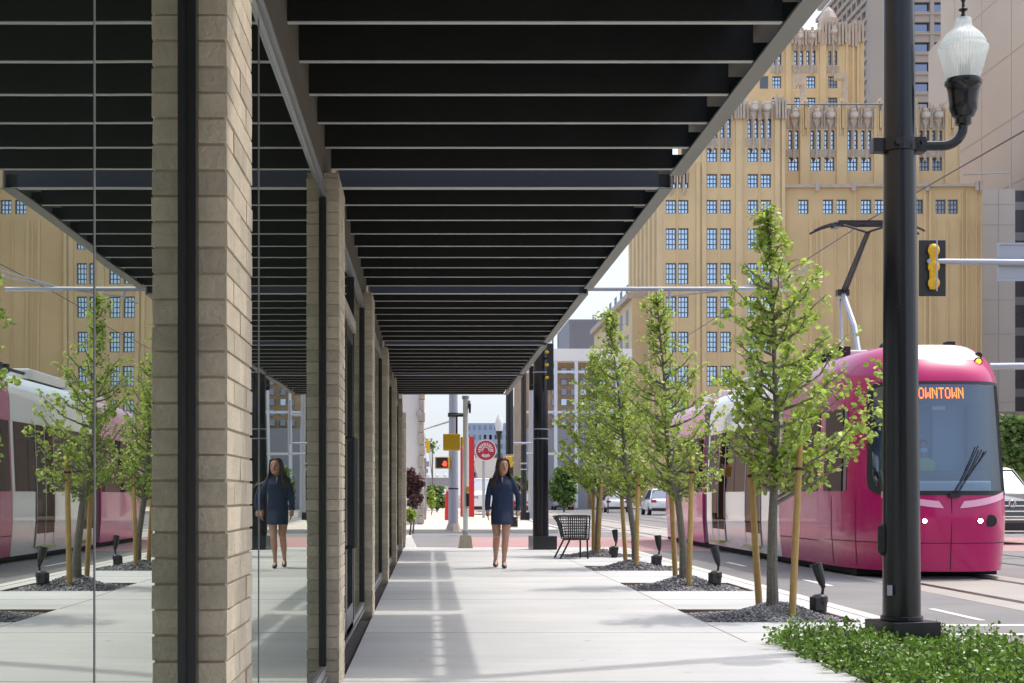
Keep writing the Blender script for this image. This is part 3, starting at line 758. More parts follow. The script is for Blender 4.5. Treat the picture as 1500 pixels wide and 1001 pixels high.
def street_tree(base, trunk, prof, label, seed, nb, leaf, lsize, group, dens=1.0, stakes=True):
    """trunk: list of (dx,dy,z) ; prof: list of (z, left radius, right radius) for the crown"""
    rng = random.Random(seed); bx, by, bz = base
    t = thing('street_tree', base, label, 'tree', group)
    tp = [Vector((bx+a, by+b_, bz+c_)) for a, b_, c_ in trunk]
    n = len(tp); H = tp[-1].z-bz
    rad = [.050*(1-(q.z-bz)/H)**1.25+.006 for q in tp]; rad[0] = .06
    mb = MB(); mb.tube(tp, rad, 10)
    trunk_o = mb.build('trunk', M['bark'], t, smooth=True)
    def at(z):
        for i in range(n-1):
            if tp[i].z <= z <= tp[i+1].z:
                return tp[i].lerp(tp[i+1], (z-tp[i].z)/(tp[i+1].z-tp[i].z))
        return tp[-1].copy()
    def rr(z, ang):
        for i in range(len(prof)-1):
            if prof[i][0] <= z <= prof[i+1][0]:
                u = (z-prof[i][0])/(prof[i+1][0]-prof[i][0])
                l_ = prof[i][1]+(prof[i+1][1]-prof[i][1])*u; r_ = prof[i][2]+(prof[i+1][2]-prof[i][2])*u
                return l_+(r_-l_)*(math.cos(ang)+1)/2
        return .05
    vs = []; fs = []; br = MB()
    z0, z1 = prof[0][0], prof[-1][0]
    for k in range(nb):
        ze = z0+(z1-z0)*((k+rng.random())/nb)**1.05          # height of the branch end
        ang = k*2.399+rng.uniform(-.4,.4)
        L = rr(ze, ang)*rng.choice((.45,.75,.95,1.05,1.22))*rng.uniform(.9,1.05)
        zs = max(bz+.95 if stakes else z0-.2, min(ze-L*rng.uniform(.45,.95), H+bz-.05))
        s0 = at(bz+ (zs-bz) if zs > bz else bz+.5)
        e0 = at(min(ze, tp[-1].z)); e0.z = ze
        e0 = e0+Vector((math.cos(ang)*L, math.sin(ang)*L, 0))
        mid = s0.lerp(e0, .5)+Vector((math.cos(ang)*L*.12, math.sin(ang)*L*.12, -L*.06))
        pts = [s0, s0.lerp(mid,.5)+Vector((0,0,-.01)), mid, mid.lerp(e0,.5)+Vector((rng.uniform(-.02,.02),rng.uniform(-.02,.02),.02)), e0]
        br.tube(pts, [.014+.008*L,.012,.009,.006,.003], 5, cap=False)
        ln = sum((pts[i+1]-pts[i]).length for i in range(4))
        nt_ = max(3, int(ln*11))
        for j in range(nt_):
            u = .22+.80*(j+rng.random())/nt_; u = min(u, 1)
            i = min(3, int(u*4)); p = pts[i].lerp(pts[i+1], u*4-i)
            tw = Vector((rng.gauss(0,1), rng.gauss(0,1), rng.gauss(.35,.7))).normalized()*rng.uniform(.05,.20)
            q = p+tw; br.tube([p, q], [.004,.002], 3, cap=False)
            for m_ in range(int(rng.uniform(3,7)*dens)):
                w_ = rng.random(); pp = p.lerp(q, w_)+Vector((rng.gauss(0,.022), rng.gauss(0,.022), rng.gauss(0,.022)))
                leafquad(vs, fs, pp, lsize*rng.uniform(.55,1.25), rng)
    for j in range(int(22*dens)):
        p = at(z1-rng.random()**1.5*.5)+Vector((rng.gauss(0,.05), rng.gauss(0,.05), rng.gauss(0,.03)))
        leafquad(vs, fs, p, lsize*rng.uniform(.6,1.1), rng)
    br.build('branches', M['bark'], t)
    mesh_obj('crown', vs, fs, leaf, t)
    return t
TR = [
 dict(base=(3.22,14.70,.09), trunk=[(0,0,0),(-.005,0,.3),(0,0,.8),(.02,0,1.3),(.035,0,1.8),(.02,.02,2.3),(0,.02,2.9),(-.03,0,3.3),(-.05,0,3.72)],
      prof=[(1.32,.20,.15),(1.45,.30,.32),(1.62,.46,.60),(1.85,.56,.90),(2.10,.60,1.06),(2.38,.48,.98),(2.6,.36,.70),(2.85,.42,.42),(3.05,.30,.46),(3.25,.24,.50),(3.38,.12,.2),(3.5,.05,.06),(3.80,.03,.03)], nb=100, lsize=.060,
      label='nearest staked street tree, the one just left of the tall lantern pole', dens=1.65),
 dict(base=(3.15,19.40,.09), trunk=[(0,0,0),(0,0,.35),(-.06,0,.9),(-.17,0,1.4),(-.22,0,1.9),(-.24,0,2.5),(-.30,0,3.1),(-.34,0,3.55)],
      prof=[(1.30,.22,.35),(1.5,.42,.60),(1.75,.52,.66),(2.1,.55,.62),(2.5,.45,.50),(2.9,.32,.30),(3.2,.20,.16),(3.60,.05,.05)], nb=88, lsize=.050,
      label='second nearest staked street tree, its thin trunk leaning to the left', dens=1.9),
 dict(base=(3.19,24.2,.09), trunk=[(0,0,0),(-.02,0,.4),(-.10,0,.9),(-.16,0,1.4),(-.20,0,2.0),(-.28,0,2.8),(-.36,0,3.4),(-.40,0,3.85)],
      prof=[(1.30,.30,.40),(1.5,.55,.55),(1.8,.66,.62),(2.2,.66,.62),(2.7,.50,.50),(3.1,.34,.36),(3.5,.14,.16),(3.95,.04,.04)], nb=96, lsize=.052,
      label='third staked street tree, between the second uplight and the third', dens=2.0),
 dict(base=(3.13,29.1,.09), trunk=[(0,0,0),(.0,0,.5),(.03,0,1.1),(.0,0,1.8),(-.03,0,2.6),(-.02,0,3.2),(-.04,0,3.55)],
      prof=[(1.35,.35,.35),(1.6,.65,.55),(2.0,.78,.66),(2.5,.66,.6),(2.9,.46,.45),(3.3,.22,.25),(3.75,.05,.05)], nb=88, lsize=.058,
      label='farthest staked street tree, beside the black mesh chair', dens=2.0)]
for i, d in enumerate(TR):
    lab = d.pop('label')
    street_tree(label=lab, seed=11+i, leaf=M['leaf'], group='young staked trees along the kerb', **d)
# stakes: leaning poles with a tie
STK = [((1113,888),(1098,664)),((1160,908),(1172,652)),((990,848),(981,672)),((1009,860),(1014,666)),((917,826),(908,685)),((932,832),(935,690)),((869,811),(869,700)),((876,816),(882,690))]
names = ['left stake of the nearest tree','right stake of the nearest tree','left stake of the second tree','right stake of the second tree','left stake of the third tree','right stake of the third tree','left stake of the farthest tree','right stake of the farthest tree']
for i, (a, t_) in enumerate(STK):
    ty = TR[i//2]['base'][1]; Y = ty+(.25 if i % 2 == 0 else -.28)
    s_ = thing('tree_stake', (WX(a[0],Y),Y,.03), 'round tan wooden tree stake, '+names[i], 'stake', 'wooden stakes holding the trees')
    zt = max(1.25, WZ(t_[1], Y)); mb = MB(); mb.tube([(WX(a[0],Y),Y,-.02),(WX((a[0]+t_[0])/2,Y),Y,zt*.5),(WX(t_[0],Y),Y-.0,zt)],[.034,.032,.028],12)
    mb.build('pole', M['stake'], s_, smooth=True)
    zk = zt-.22; xk = WX(t_[0],Y)+(WX(a[0],Y)-WX(t_[0],Y))*.22/zt
    mb = MB(); mb.tube([(xk,Y,zk-.012),(xk,Y,zk+.012)],.037,12)
    tx = TR[i//2]['base'][0]+TR[i//2]['trunk'][3][0]
    mb.tube([(xk,Y,zk),(tx,ty,zk+.03)],.006,5)
    mb.build('tie', M['rubber'], s_)
# pits with a mound of gravel and a steel edge
for i, (xa, xb, ya, yb) in enumerate(pits):
    cx_, cy_ = TR[i]['base'][0], TR[i]['base'][1]
    def hz(x, y):
        d2 = ((x-cx_)/.42)**2+((y-cy_)/.42)**2
        e = min(x-xa, xb-x, y-ya, yb-y)
        return -.045+.155*math.exp(-d2)+.02*math.sin(x*9+y*7)*min(1, max(0,e*5))
    mb = MB(); mb.grid(lambda u, v: (xa+(xb-xa)*u, ya+(yb-ya)*v, hz(xa+(xb-xa)*u, ya+(yb-ya)*v)), 24, 24)
    o = mb.build('gravel_bed', M['soil'], None, smooth=True); o['kind'] = 'structure'
    ed = MB(); 
    for q in ((xa,xa+.012,ya,yb),(xb-.012,xb,ya,yb),(xa+.012,xb-.012,yb-.012,yb)): ed.box(q[0],q[1],q[2],q[3],-.12,-.004)
    eo = ed.build('pit_edging', M['steeledge']); tag(eo, 'thin rusty steel edging of the gravel pit around the '+['nearest','second','third','farthest'][i]+' tree', 'edging', 'pit edgings')
    rng = random.Random(50+i); vs = []; fs = []
    for k in range([5200,2600,1500,1000][i]):
        x = rng.uniform(xa+.02,xb-.02); y = rng.uniform(ya+.02,yb-.02); r_ = rng.uniform(.009,.021)*(1 if i < 1 else 1.25)
        c_ = Vector((x, y, hz(x, y)+r_*.3)); b0 = len(vs)
        A = Vector((rng.gauss(0,1),rng.gauss(0,1),rng.gauss(0,1))).normalized(); B = A.cross(Vector((0,.3,1))).normalized(); D = A.cross(B)
        for q, w_ in ((A,1),(-A,1),(B,.8),(-B,.9),(D,.6),(-D,.65)): vs.append(tuple(c_+q*r_*w_))
        for f in ((0,2,4),(2,1,4),(1,3,4),(3,0,4),(2,0,5),(1,2,5),(3,1,5),(0,3,5)): fs.append(tuple(b0+q for q in f))
    o = mesh_obj('gravel', vs, fs, M['gravel'], None); tag(o, 'loose grey gravel mounded round the foot of the '+['nearest','second','third','farthest'][i]+' tree', 'gravel', kind='stuff')
# uplights
def uplight(x, y, tilt, label):
    u = thing('uplight', (x, y, .0), label, 'uplight', 'black tree uplights')
    mb = MB(); mb.lathe([(.055,0),(.060,.03),(.066,.12),(.075,.15),(.072,.20),(.045,.215),(.02,.22)],(x,y,-.01),20); mb.rbox((x-.035,y-.03,.12),(.10,.10,.13),.4)
    mb.build('junction_box', M['black'], u, bevel=.008)
    mb = MB(); mb.tube([(x+.02,y,.19),(x+.03,y,.27)],.014,8); mb.ball((x+.03,y,.28),.024); mb.build('knuckle', M['black'], u)
    T = Matrix.Translation((x+.03,y,.28)) @ Matrix.Rotation(tilt, 4, 'Y') @ Matrix.Rotation(-.15, 4, 'X')
    pr = [(.018,0),(.03,.02),(.043,.08),(.050,.15),(.055,.22)]
    rs = []
    for r_, z in pr: rs.append([T @ Vector((math.cos(2*math.pi*k/20)*r_, math.sin(2*math.pi*k/20)*r_, z)) for k in range(20)])
    for r_, z in ((.050,.222),(.046,.19)): rs.append([T @ Vector((math.cos(2*math.pi*k/20)*r_, math.sin(2*math.pi*k/20)*r_, z)) for k in range(20)])
    mb = MB(); mb.rings(rs); mb.build('lamp_head', M['black'], u, smooth=True)
    mb = MB(); mb.tube([T @ Vector((.0,-.03,.06)), T @ Vector((0,-.055,.2))],.01,5); mb.build('cable', M['rubber'], u)
for (px, py, ti, lb) in ((1201,903,-.28,'black spotlight on a box nearest the tall pole, its head tilted left'),(1049,861,-.22,'black spotlight on a box beside the second tree'),(963,832,-.10,'black spotlight on a box between the second and third trees'),(900,817,-.10,'small far black spotlight beside the third tree stakes')):
    Y = H0*F/(py-724); uplight(WX(px, Y), Y, ti, lb)

# ================================================================ SHRUB BED
rng = random.Random(5)
b = MB(); b.box(bed[0]+.005,bed[1]-.005,bed[2]+.005,bed[3]-.005,-.12,-.05); b.build('planting_soil', M['soil'])['kind'] = 'structure'
vs = []; fs = []; stm = MB()
def hgt(x, y): return .150+.035*math.sin(x*5.1+1)*math.sin(y*3.7)+.035*math.sin(x*13)*math.sin(y*11)
nst = 1900
for k in range(nst):
    x = rng.uniform(bed[0]-.06, bed[1]+.0); y = rng.uniform(6.3, bed[3]+.02)
    if (x-3.53)**2 < .045 and (y-PY)**2 < .045: continue
    e = min(x-bed[0]+.1, bed[3]+.1-y); h = hgt(x, y)*rng.uniform(.6,1.4)*min(1, .45+e*2.2)
    if abs(x-3.53) < .42 and 10.7 < y < 12.0: h *= .5
    if rng.random() < .012: h *= 1.35
    bx_ = min(max(x, bed[0]+.03), bed[1]-.03); by_ = min(y, bed[3]-.03)
    lean = Vector((x-bx_+rng.gauss(0,.05), y-by_+rng.gauss(0,.05), h)); p0 = Vector((bx_, by_, -.04))
    p1 = p0+lean+Vector((0,0,.03)); stm.tube([p0, p0.lerp(p1,.5)+Vector((rng.gauss(0,.01),0,0)), p1],[.004,.003,.002],3,cap=False)
    for j in range(rng.randint(15,22)):
        u = 1-rng.random()**1.5*.75; pp = p0.lerp(p1, u)+Vector((rng.gauss(0,.022), rng.gauss(0,.022), rng.gauss(0,.01)))
        leafquad(vs, fs, pp, rng.uniform(.017,.036), rng, -.4)
# tall stray shoot at the right
for q in range(26):
    pp = Vector((3.96,10.2,.18)).lerp(Vector((4.02,10.2,.50)), q/25); leafquad(vs, fs, pp, .03, rng, -.4)
hedge = mesh_obj('ground_cover', vs, fs, M['leaf2'], None); tag(hedge, 'low dense glossy green shrub planting around the foot of the tall pole', 'shrubs', kind='stuff')
o = stm.build('shrub_stems', M['bark']); tag(o, 'thin stems under the glossy green shrub planting', 'stems', kind='stuff')

# ================================================================ MESH CHAIR
Yc = 27.9
ch = thing('mesh_chair', (WX(840,Yc),Yc,0), 'black wire mesh chair with a curved back at the sidewalk end, beside the farthest tree', 'chair')
def cp(x, y, dy=0): return Vector((WX(x,Yc), Yc+dy, WZ(y,Yc)))
mb = MB()
for (a, b_) in (((828,790),(813,820)),((833,790),(817,822)),((852,789),(852,818)),((858,789),(859,819))):
    dy = .25 if a[0] in (828,852) else -.25
    mb.tube([cp(*a,dy), cp(*b_,dy)],.016,8); mb.build('leg', M['black'], ch, smooth=True); mb = MB()
for dy in (-.26,.26):
    mb.tube([cp(812,757,dy),cp(820,756,dy),cp(862,756,dy)],.016,8)
    mb.tube([cp(812,757,dy),cp(818,765,dy),cp(822,778,dy),cp(825,790,dy),cp(860,790,dy),cp(862,756,dy)],.014,8)
for (x, y) in ((812,757),(862,757),(825,790),(860,790)): mb.tube([cp(x,y,-.26),cp(x,y,.26)],.014,8)
mb.build('frame', M['black'], ch, smooth=True)
for dy in (-.26,.26):
    mb = MB()
    for k in range(14):
        x = 822+k*3; mb.tube([cp(max(x-6,814) if k < 3 else x,757,dy),cp(max(x,824),790,dy)],.0055,4)
    for k in range(8):
        y = 759+k*4; mb.tube([cp(814+(y-757)*.33,y,dy),cp(861,y,dy)],.0055,4)
    mb.build('side_mesh', M['black'], ch)
mb = MB()
for k in range(12):
    dy = -.24+k*.0436; mb.tube([cp(812,757,dy),cp(818,766,dy),cp(822,778,dy),cp(825,787,dy)],.006,4)
for (x,y) in ((815,761),(818,766),(820,771),(822,777),(824,783)): mb.tube([cp(x,y,-.26),cp(x,y,.26)],.006,4)
mb.build('backrest', M['black'], ch)
mb = MB(); mb.hexa([cp(825,784,-.25),cp(858,783,-.25),cp(858,783,.25),cp(825,784,.25),cp(825,782,-.25),cp(858,781,-.25),cp(858,781,.25),cp(825,782,.25)]); mb.build('seat', M['black'], ch)

# ================================================================ WOMAN
WY = 24.3; wx0 = WX(735, WY)
wm = thing('person', (wx0, WY, 0), 'woman with long brown hair in a navy long sleeved short dress walking on the sidewalk', 'person')
def remesh(o, vox, it=3):
    r_ = o.modifiers.new('remesh', 'REMESH'); r_.mode = 'VOXEL'; r_.voxel_size = vox; r_.use_smooth_shade = True
    s = o.modifiers.new('smooth', 'SMOOTH'); s.iterations = it; s.factor = .5
def V(x, y, z): return Vector((wx0+x, WY+y, z))
def ell(c, a, b_, seg=24, fwd=0):
    return [V(c[0]+math.cos(2*math.pi*k/seg)*a, c[1]+math.sin(2*math.pi*k/seg)*b_, c[2]) for k in range(seg)]
bd = MB()
# legs
Lk = [((-.085,.02,.86),.088),((-.088,.0,.70),.078),((-.078,-.02,.50),.056),((-.080,.03,.47),.054),((-.083,.12,.33),.053),((-.085,.19,.20),.036),((-.086,.235,.105),.031)]
Rk = [((.075,-.01,.86),.088),((.068,-.07,.70),.077),((.052,-.13,.50),.056),((.050,-.14,.46),.053),((.040,-.15,.33),.053),((.032,-.165,.20),.036),((.026,-.17,.09),.031)]
for K in (Lk, Rk): bd.tube([V(*p) for p, r_ in K], [r_ for p, r_ in K], 16)
bd.tube([V(-.086,.235,.12),V(-.088,.19,.07),V(-.09,.115,.03)],[.032,.036,.022],12)
bd.tube([V(.026,-.165,.10),V(.026,-.19,.06),V(.028,-.30,.03)],[.033,.036,.022],12)
# hips, torso, neck
bd.rings([ell((0,0,z), a, b_) for z, a, b_ in ((.80,.13,.09),(.95,.155,.10),(1.1,.12,.085),(1.3,.15,.095),(1.385,.13,.075),(1.42,.06,.05))])
bd.tube([V(0,.0,1.36),V(.005,-.012,1.42),V(.012,-.02,1.50)],[.060,.044,.046],14)
# head
hc = (.018,-.025,1.568)
T = Matrix.Translation(V(*hc)) @ Matrix.Scale(1.07,4) @ Matrix.Rotation(R(14),4,'Z') @ Matrix.Rotation(R(-2),4,'X')
def HP(x,y,z): return T @ Vector((x,y,z))
rs = []
for z, a, b0, b1 in ((-.118,.022,-.062,-.01),(-.108,.038,-.078,.02),(-.085,.053,-.086,.05),(-.055,.064,-.090,.072),(-.02,.071,-.092,.085),(.02,.074,-.091,.092),(.055,.072,-.084,.092),(.085,.060,-.066,.080),(.105,.040,-.04,.058),(.113,.015,-.01,.03)):
    rs.append([HP(math.cos(2*math.pi*k/24)*a, (b0+b1)/2+math.sin(2*math.pi*k/24)*(b1-b0)/2, z) for k in range(24)])
bd.rings(rs)
bd.tube([HP(0,-.088,.018),HP(0,-.104,-.010),HP(0,-.112,-.026),HP(0,-.092,-.034)],[.008,.011,.014,.009],8)     # nose
for sx in (-1,1): bd.tube([HP(sx*.072,.0,.012),HP(sx*.080,.012,-.01),HP(sx*.072,.004,-.032)],[.012,.012,.008],8)
bd.tube([HP(-.022,-.089,-.058),HP(0,-.096,-.056),HP(.022,-.089,-.058)],[.006,.010,.006],8)                 # lips volume
# arms end: wrists, palms, fingers
armL = [((-.138,.0,1.368),.046),((-.178,.0,1.25),.046),((-.208,.02,1.12),.042),((-.220,.0,.98),.036),((-.222,-.04,.885),.027)]
armR = [((.138,.0,1.368),.046),((.196,.01,1.25),.046),((.252,.03,1.12),.042),((.262,.01,.98),.036),((.245,-.03,.885),.027)]
for K in (armL, armR): bd.tube([V(*p) for p, r_ in K], [r_*.9 for p, r_ in K], 12)
def hand(wr, sx):
    x, y, z = wr
    bd.tube([V(x,y,z+.01),V(x-.0*sx,y-.012,z-.04),V(x-.003*sx,y-.02,z-.085)],[.024,.032,.030],12,ell=(1,.62))
    for k, (off, ln) in enumerate(((-.024,.062),(-.008,.070),(.008,.066),(.023,.052))):
        p = (x-.004*sx, y-.02+off, z-.085)
        bd.tube([V(*p),V(p[0]-.006*sx,p[1]-.004,p[2]-ln*.55),V(p[0]-.020*sx,p[1]-.006,p[2]-ln)],[.0098,.0090,.0075],8)
    bd.tube([V(x-.004*sx,y-.035,z-.03),V(x-.010*sx,y-.056,z-.065),V(x-.014*sx,y-.060,z-.092)],[.012,.0105,.008],8)
hand((-.222,-.04,.885),-1); hand((.245,-.03,.885),1)
body = bd.build('body', M['skin'], wm, smooth=True); remesh(body, .0058, 2)
# face details
mb = MB()
for sx in (-1,1): mb.ball(tuple(HP(sx*.028,-.0865,.004)),.0085,8,sc=(1.3,.5,.7))
mb.build('eyes', M['eye'], body)
mb = MB()
for sx in (-1,1): mb.tube([HP(sx*.014,-.092,.022),HP(sx*.028,-.093,.028),HP(sx*.042,-.084,.023)],[.003,.0035,.002],6)
mb.build('eyebrows', M['hair'], body)
mb = MB(); mb.tube([HP(-.024,-.090,-.056),HP(-.008,-.099,-.053),HP(0,-.100,-.055),HP(.008,-.099,-.053),HP(.024,-.090,-.056)],[.002,.0045,.004,.0045,.002],6); mb.tube([HP(-.018,-.092,-.061),HP(0,-.099,-.063),HP(.018,-.092,-.061)],[.002,.005,.002],6)
mb.build('lips', M['lip'], body, smooth=True)
# dress
dr = MB()
def ring2(z, a, b_, cy=0, cx_=0, ph=0, n=40, wob=0):
    return [V(cx_+math.cos(2*math.pi*k/n)*a*(1+wob*math.sin(k*5*2*math.pi/n*1+ph)), cy+math.sin(2*math.pi*k/n)*b_*(1+wob*math.sin(k*7*2*math.pi/n+ph)), z) for k in range(n)]
dr.rings([ring2(z,a,b_,cy,0,z*9,40,wb) for z,a,b_,cy,wb in ((.672,.168,.175,-.025,.02),(.72,.168,.170,-.022,.018),(.80,.168,.150,-.012,.015),(.90,.165,.120,0,.01),(.98,.160,.110,0,.015),(1.06,.148,.102,0,.015),(1.14,.150,.104,0,.01),(1.22,.162,.118,-.012,.01),(1.29,.160,.116,-.012,0),(1.345,.160,.098,-.002,0),(1.385,.140,.080,.004,0),(1.415,.105,.066,.004,0),(1.425,.078,.060,.002,0))])
def slv(K, sc): dr.tube([V(*p) for p, r_ in K], sc, 16)
slv([((-.135,.0,1.375),0)]+[(p,0) for p,_ in armL], [.050,.054,.050,.046,.044,.034])
slv([((.135,.0,1.375),0)]+[(p,0) for p,_ in armR], [.050,.054,.050,.046,.044,.034])
dress = dr.build('dress', M['navy'], wm, smooth=True); remesh(dress, .0075, 2)
mb = MB(); mb.tube([V(0,-.062-.02,1.405),V(0,-.11,1.365),V(.0,-.124,1.325)],[.013,.010,.004],8,ell=(1.2,.5)); mb.build('neck_opening', M['skin'], wm, smooth=True)
# hair: long, over the back and both shoulders, blown to the right
hr = MB()
rs = []
for z, a, b0, b1 in ((.125,.02,.0,.03),(.118,.055,-.045,.075),(.10,.076,-.068,.10),(.075,.088,-.066,.112),(.05,.090,-.040,.118),(.0,.092,-.008,.122),(-.05,.097,.004,.122),(-.10,.105,.014,.12),(-.16,.125,.022,.118),(-.23,.140,.034,.116),(-.30,.120,.050,.11),(-.36,.07,.06,.095)):
    rs.append([HP(math.cos(2*math.pi*k/28)*a+max(0,-z-.05)*.10, (b0+b1)/2+math.sin(2*math.pi*k/28)*(b1-b0)/2, z) for k in range(28)])
hr.rings(rs)
for sx in (-1,1):
    for j in range(7 if sx < 0 else 11):
        o_ = j*.010; pts = [HP(sx*(.012+o_*.6),-.058+o_*.3,.112-o_*.2),HP(sx*(.060+o_*.3),-.048+o_,.085),HP(sx*(.082+o_*.1),-.030+o_,.02),HP(sx*(.087+o_*.1),-.028+o_,-.06),HP(sx*(.100+o_*.5),-.030+o_,-.14),HP(sx*(.122+o_*.7)+(.02 if sx > 0 else -.005),-.035+o_,-.22),HP(sx*(.120+o_)+(.045+.012*j if sx > 0 else -.01),-.03+o_,-.30-.01*(j%5))]
        hr.tube(pts,[.012,.018,.017,.017,.017,.014,.005],8)
hair = hr.build('hair', M['hair'], wm, smooth=True)
r_ = hair.modifiers.new('remesh','REMESH'); r_.mode = 'VOXEL'; r_.voxel_size = .007; r_.use_smooth_shade = True
# shoes
for nm, pts in (('shoe',[V(-.086,.245,.085),V(-.087,.20,.055),V(-.09,.14,.030),V(-.09,.085,.018)]),('shoe',[V(.026,-.15,.045),V(.026,-.20,.040),V(.028,-.27,.030),V(.029,-.345,.018)])):
    mb = MB(); mb.tube(pts,[.036,.040,.040,.020],14,ell=(1,.72)); 
    if pts[0].y > WY: mb.tube([pts[0],pts[0]+Vector((0,.03,-.035))],[.018,.012],8)
    mb.build(nm, M['shoe'], wm, smooth=True)
# ================================================================ POLES AND SIGNALS BEYOND
def pole_thing(name, x, Y, gz, label, cat, group=None):
    t = thing(name, (WX(x,Y), Y, gz), label, cat, group); return t
# black catenary pole with two signals and a bracket arm
Y = 32.4; X = WX(792,Y)
t = thing('catenary_pole', (X,Y,0), 'thick black pole on a square base carrying the long arm over the tracks', 'pole')
mb = MB(); mb.tube([(X,Y,.2),(X,Y,9.5)],[.165,.125],24); mb.build('pole', M['polegloss'], t, smooth=True)
mb = MB(); mb.rbox((X+.04,Y,.14),(.50,.5,.28),R(8)); mb.build('base_cover', M['polegloss'], t, bevel=.01)
mb = MB()
for yy in (629,643,546): mb.tube([(X,Y,WZ(yy,Y)-.012),(X,Y,WZ(yy,Y)+.012)],.163,24)
mb.build('band', M['greymetal'], t)
az = WZ(423.5,Y)
mb = MB(); mb.tube([(X-.9,Y,az),(7.55,Y,az)],.045,12); mb.build('bracket_arm', M['greymetal'], t, smooth=True)
mb = MB(); xx = WX(981,Y); mb.tube([(xx,Y,az),(xx,Y,az-.2)],.03,8); mb.tube([(xx,Y,az-.15),(6.3,Y,az-.02+.0),(7.8,Y,5.93-.12)],.016,6); mb.tube([(xx-.3,Y,az-.30),(xx,Y,az-.18)],.014,5); mb.tube([(6.3,Y,az),(7.7,Y,az+.28),(7.8,Y,az+.48)],.018,6)
mb.build('registration_arm', M['greymetal'], t)
def signal(nm, x, y0, y1, wpx, Y, label, col='side'):
    s = thing(nm, (WX(x,Y),Y,WZ(y1,Y)), label, 'traffic light')
    w2 = wpx/2*Y/F; z0, z1 = WZ(y1,Y), WZ(y0,Y)
    mb = MB(); mb.box(WX(x,Y)-w2,WX(x,Y)+w2,Y-.02,Y+.02,z0,z1); mb.build('backplate', M['black'], s, bevel=.02)
    return s, w2, z0, z1
s, w2, z0, z1 = signal('traffic_light', 806, 503, 572, 10, Y-.3, 'tall dark traffic light on the right side of the catenary pole')
mb = MB(); xx = WX(802,Y-.3)
for k in range(3):
    zz = z1-(z1-z0)*(.12+.27*k); mb.tube([(xx-.03,Y-.4,zz-.07),(xx+.0,Y-.3,zz-.07)],[.03,.035],10)
mb.build('visor', M['yellow'], s)
mb = MB(); mb.tube([(X,Y,z0+.3),(WX(806,Y),Y-.3,z0+.3)],.02,6); mb.tube([(X,Y,z1-.3),(WX(806,Y),Y-.3,z1-.3)],.02,6); mb.build('bracket', M['black'], s)
s, w2, z0, z1 = signal('traffic_light', 779, 536, 572, 8, Y+.4, 'smaller dark traffic light on the left side of the catenary pole')
mb = MB(); mb.tube([(X,Y,z0+.1),(WX(779,Y),Y+.4,z0+.1)],.02,6); mb.build('bracket', M['black'], s)
# farther black poles
for (x, wpx, gy, top, lab, bx_) in ((746.5,11,772,9.0,'black pole directly behind the walking woman, right of her head',True),(767,8,762,12.0,'slim black pole with square foot, left of the catenary pole',True)):
    Yp = H0*F/(gy-724); Xp = WX(x,Yp); r_ = wpx/2*Yp/F
    t = thing('utility_pole', (Xp,Yp,0), lab, 'pole')
    mb = MB(); mb.tube([(Xp,Yp,.2),(Xp,Yp,top)],[r_*1.1,r_*.9],16); mb.build('pole', M['polegloss'], t, smooth=True)
    mb = MB(); mb.rbox((Xp+.05,Yp,.17),(r_*3.4,r_*3.4,.34)); mb.build('base_cover', M['polegloss'], t)
    mb = MB(); mb.tube([(Xp,Yp,2.45),(Xp,Yp,2.52)],r_*1.3,12); mb.tube([(Xp,Yp,2.2),(Xp,Yp,2.25)],r_*1.3,12); mb.tube([(Xp,Yp,2.9),(Xp+.9,Yp,2.92),(Xp+.9,Yp,4.4)],.05,8); mb.build('bracket', M['greymetal'], t)
# small pedestrian signal (yellow back) on the woman's pole
Yp = 54.6
t = thing('pedestrian_signal', (WX(742,Yp),Yp,WZ(686,Yp)), 'yellow pedestrian signal seen beside the head of the woman', 'pedestrian signal')
mb = MB(); mb.box(WX(739,Yp),WX(750,Yp),Yp-.5,Yp-.2,WZ(685,Yp),WZ(669,Yp)); mb.build('housing', M['yellow'], t, bevel=.03)
mb = MB(); mb.box(WX(741,Yp),WX(749,Yp),Yp-.2,Yp-.17,WZ(683,Yp),WZ(671,Yp)); mb.build('lens', M['rubber'], t)
# grey pole behind
Yp = 75; t = thing('utility_pole', (WX(778,Yp),Yp,0), 'pale grey steel pole seen between two black poles', 'pole')
mb = MB(); mb.tube([(WX(778,Yp),Yp,0),(WX(778,Yp),Yp,9.0)],[.14,.10],12); mb.build('pole', M['greymetal'], t, smooth=True)
mb = MB(); mb.tube([(WX(778,Yp),Yp,4.9),(WX(800,Yp),Yp,4.9)],.05,8); mb.tube([(WX(778,Yp),Yp,0),(WX(778,Yp),Yp,.3)],.2,10); mb.build('arm', M['greymetal'], t)
# grey traffic pole (left)
Yp = 48.6; Xp = WX(664,Yp)
t = thing('traffic_pole', (Xp,Yp,-.02), 'tall tapered grey steel traffic pole across the intersection', 'pole')
mb = MB(); mb.tube([(Xp,Yp,.25),(Xp,Yp,8)],[.155,.11],20); mb.build('pole', M['greymetal'], t, smooth=True)
mb = MB(); mb.lathe([(.26,0),(.24,.05),(.17,.24),(.16,.28)],(Xp,Yp,-.02),8); mb.build('base_cover', M['stonebr'], t)
mb = MB(); mb.tube([(Xp,Yp,WZ(608,Yp)-.06),(Xp,Yp,WZ(608,Yp)+.06)],.17,14); mb.tube([(Xp,Yp,WZ(608,Yp)),(WX(680,Yp),Yp,WZ(608,Yp))],.06,8); mb.tube([(Xp,Yp,WZ(716,Yp)-.02),(Xp,Yp,WZ(716,Yp)+.02)],.16,12); mb.build('clamp', M['rubber'], t)
mb = MB(); mb.tube([(Xp,Yp,WZ(616,Yp)),(WX(600,80),80,WZ(636,80))],.03,6); mb.build('cable', M['greymetal'], t)
t = thing('pedestrian_signal', (WX(648,Yp),Yp,WZ(688,Yp)), 'pedestrian signal showing a lit red hand, on the left of the grey traffic pole', 'pedestrian signal')
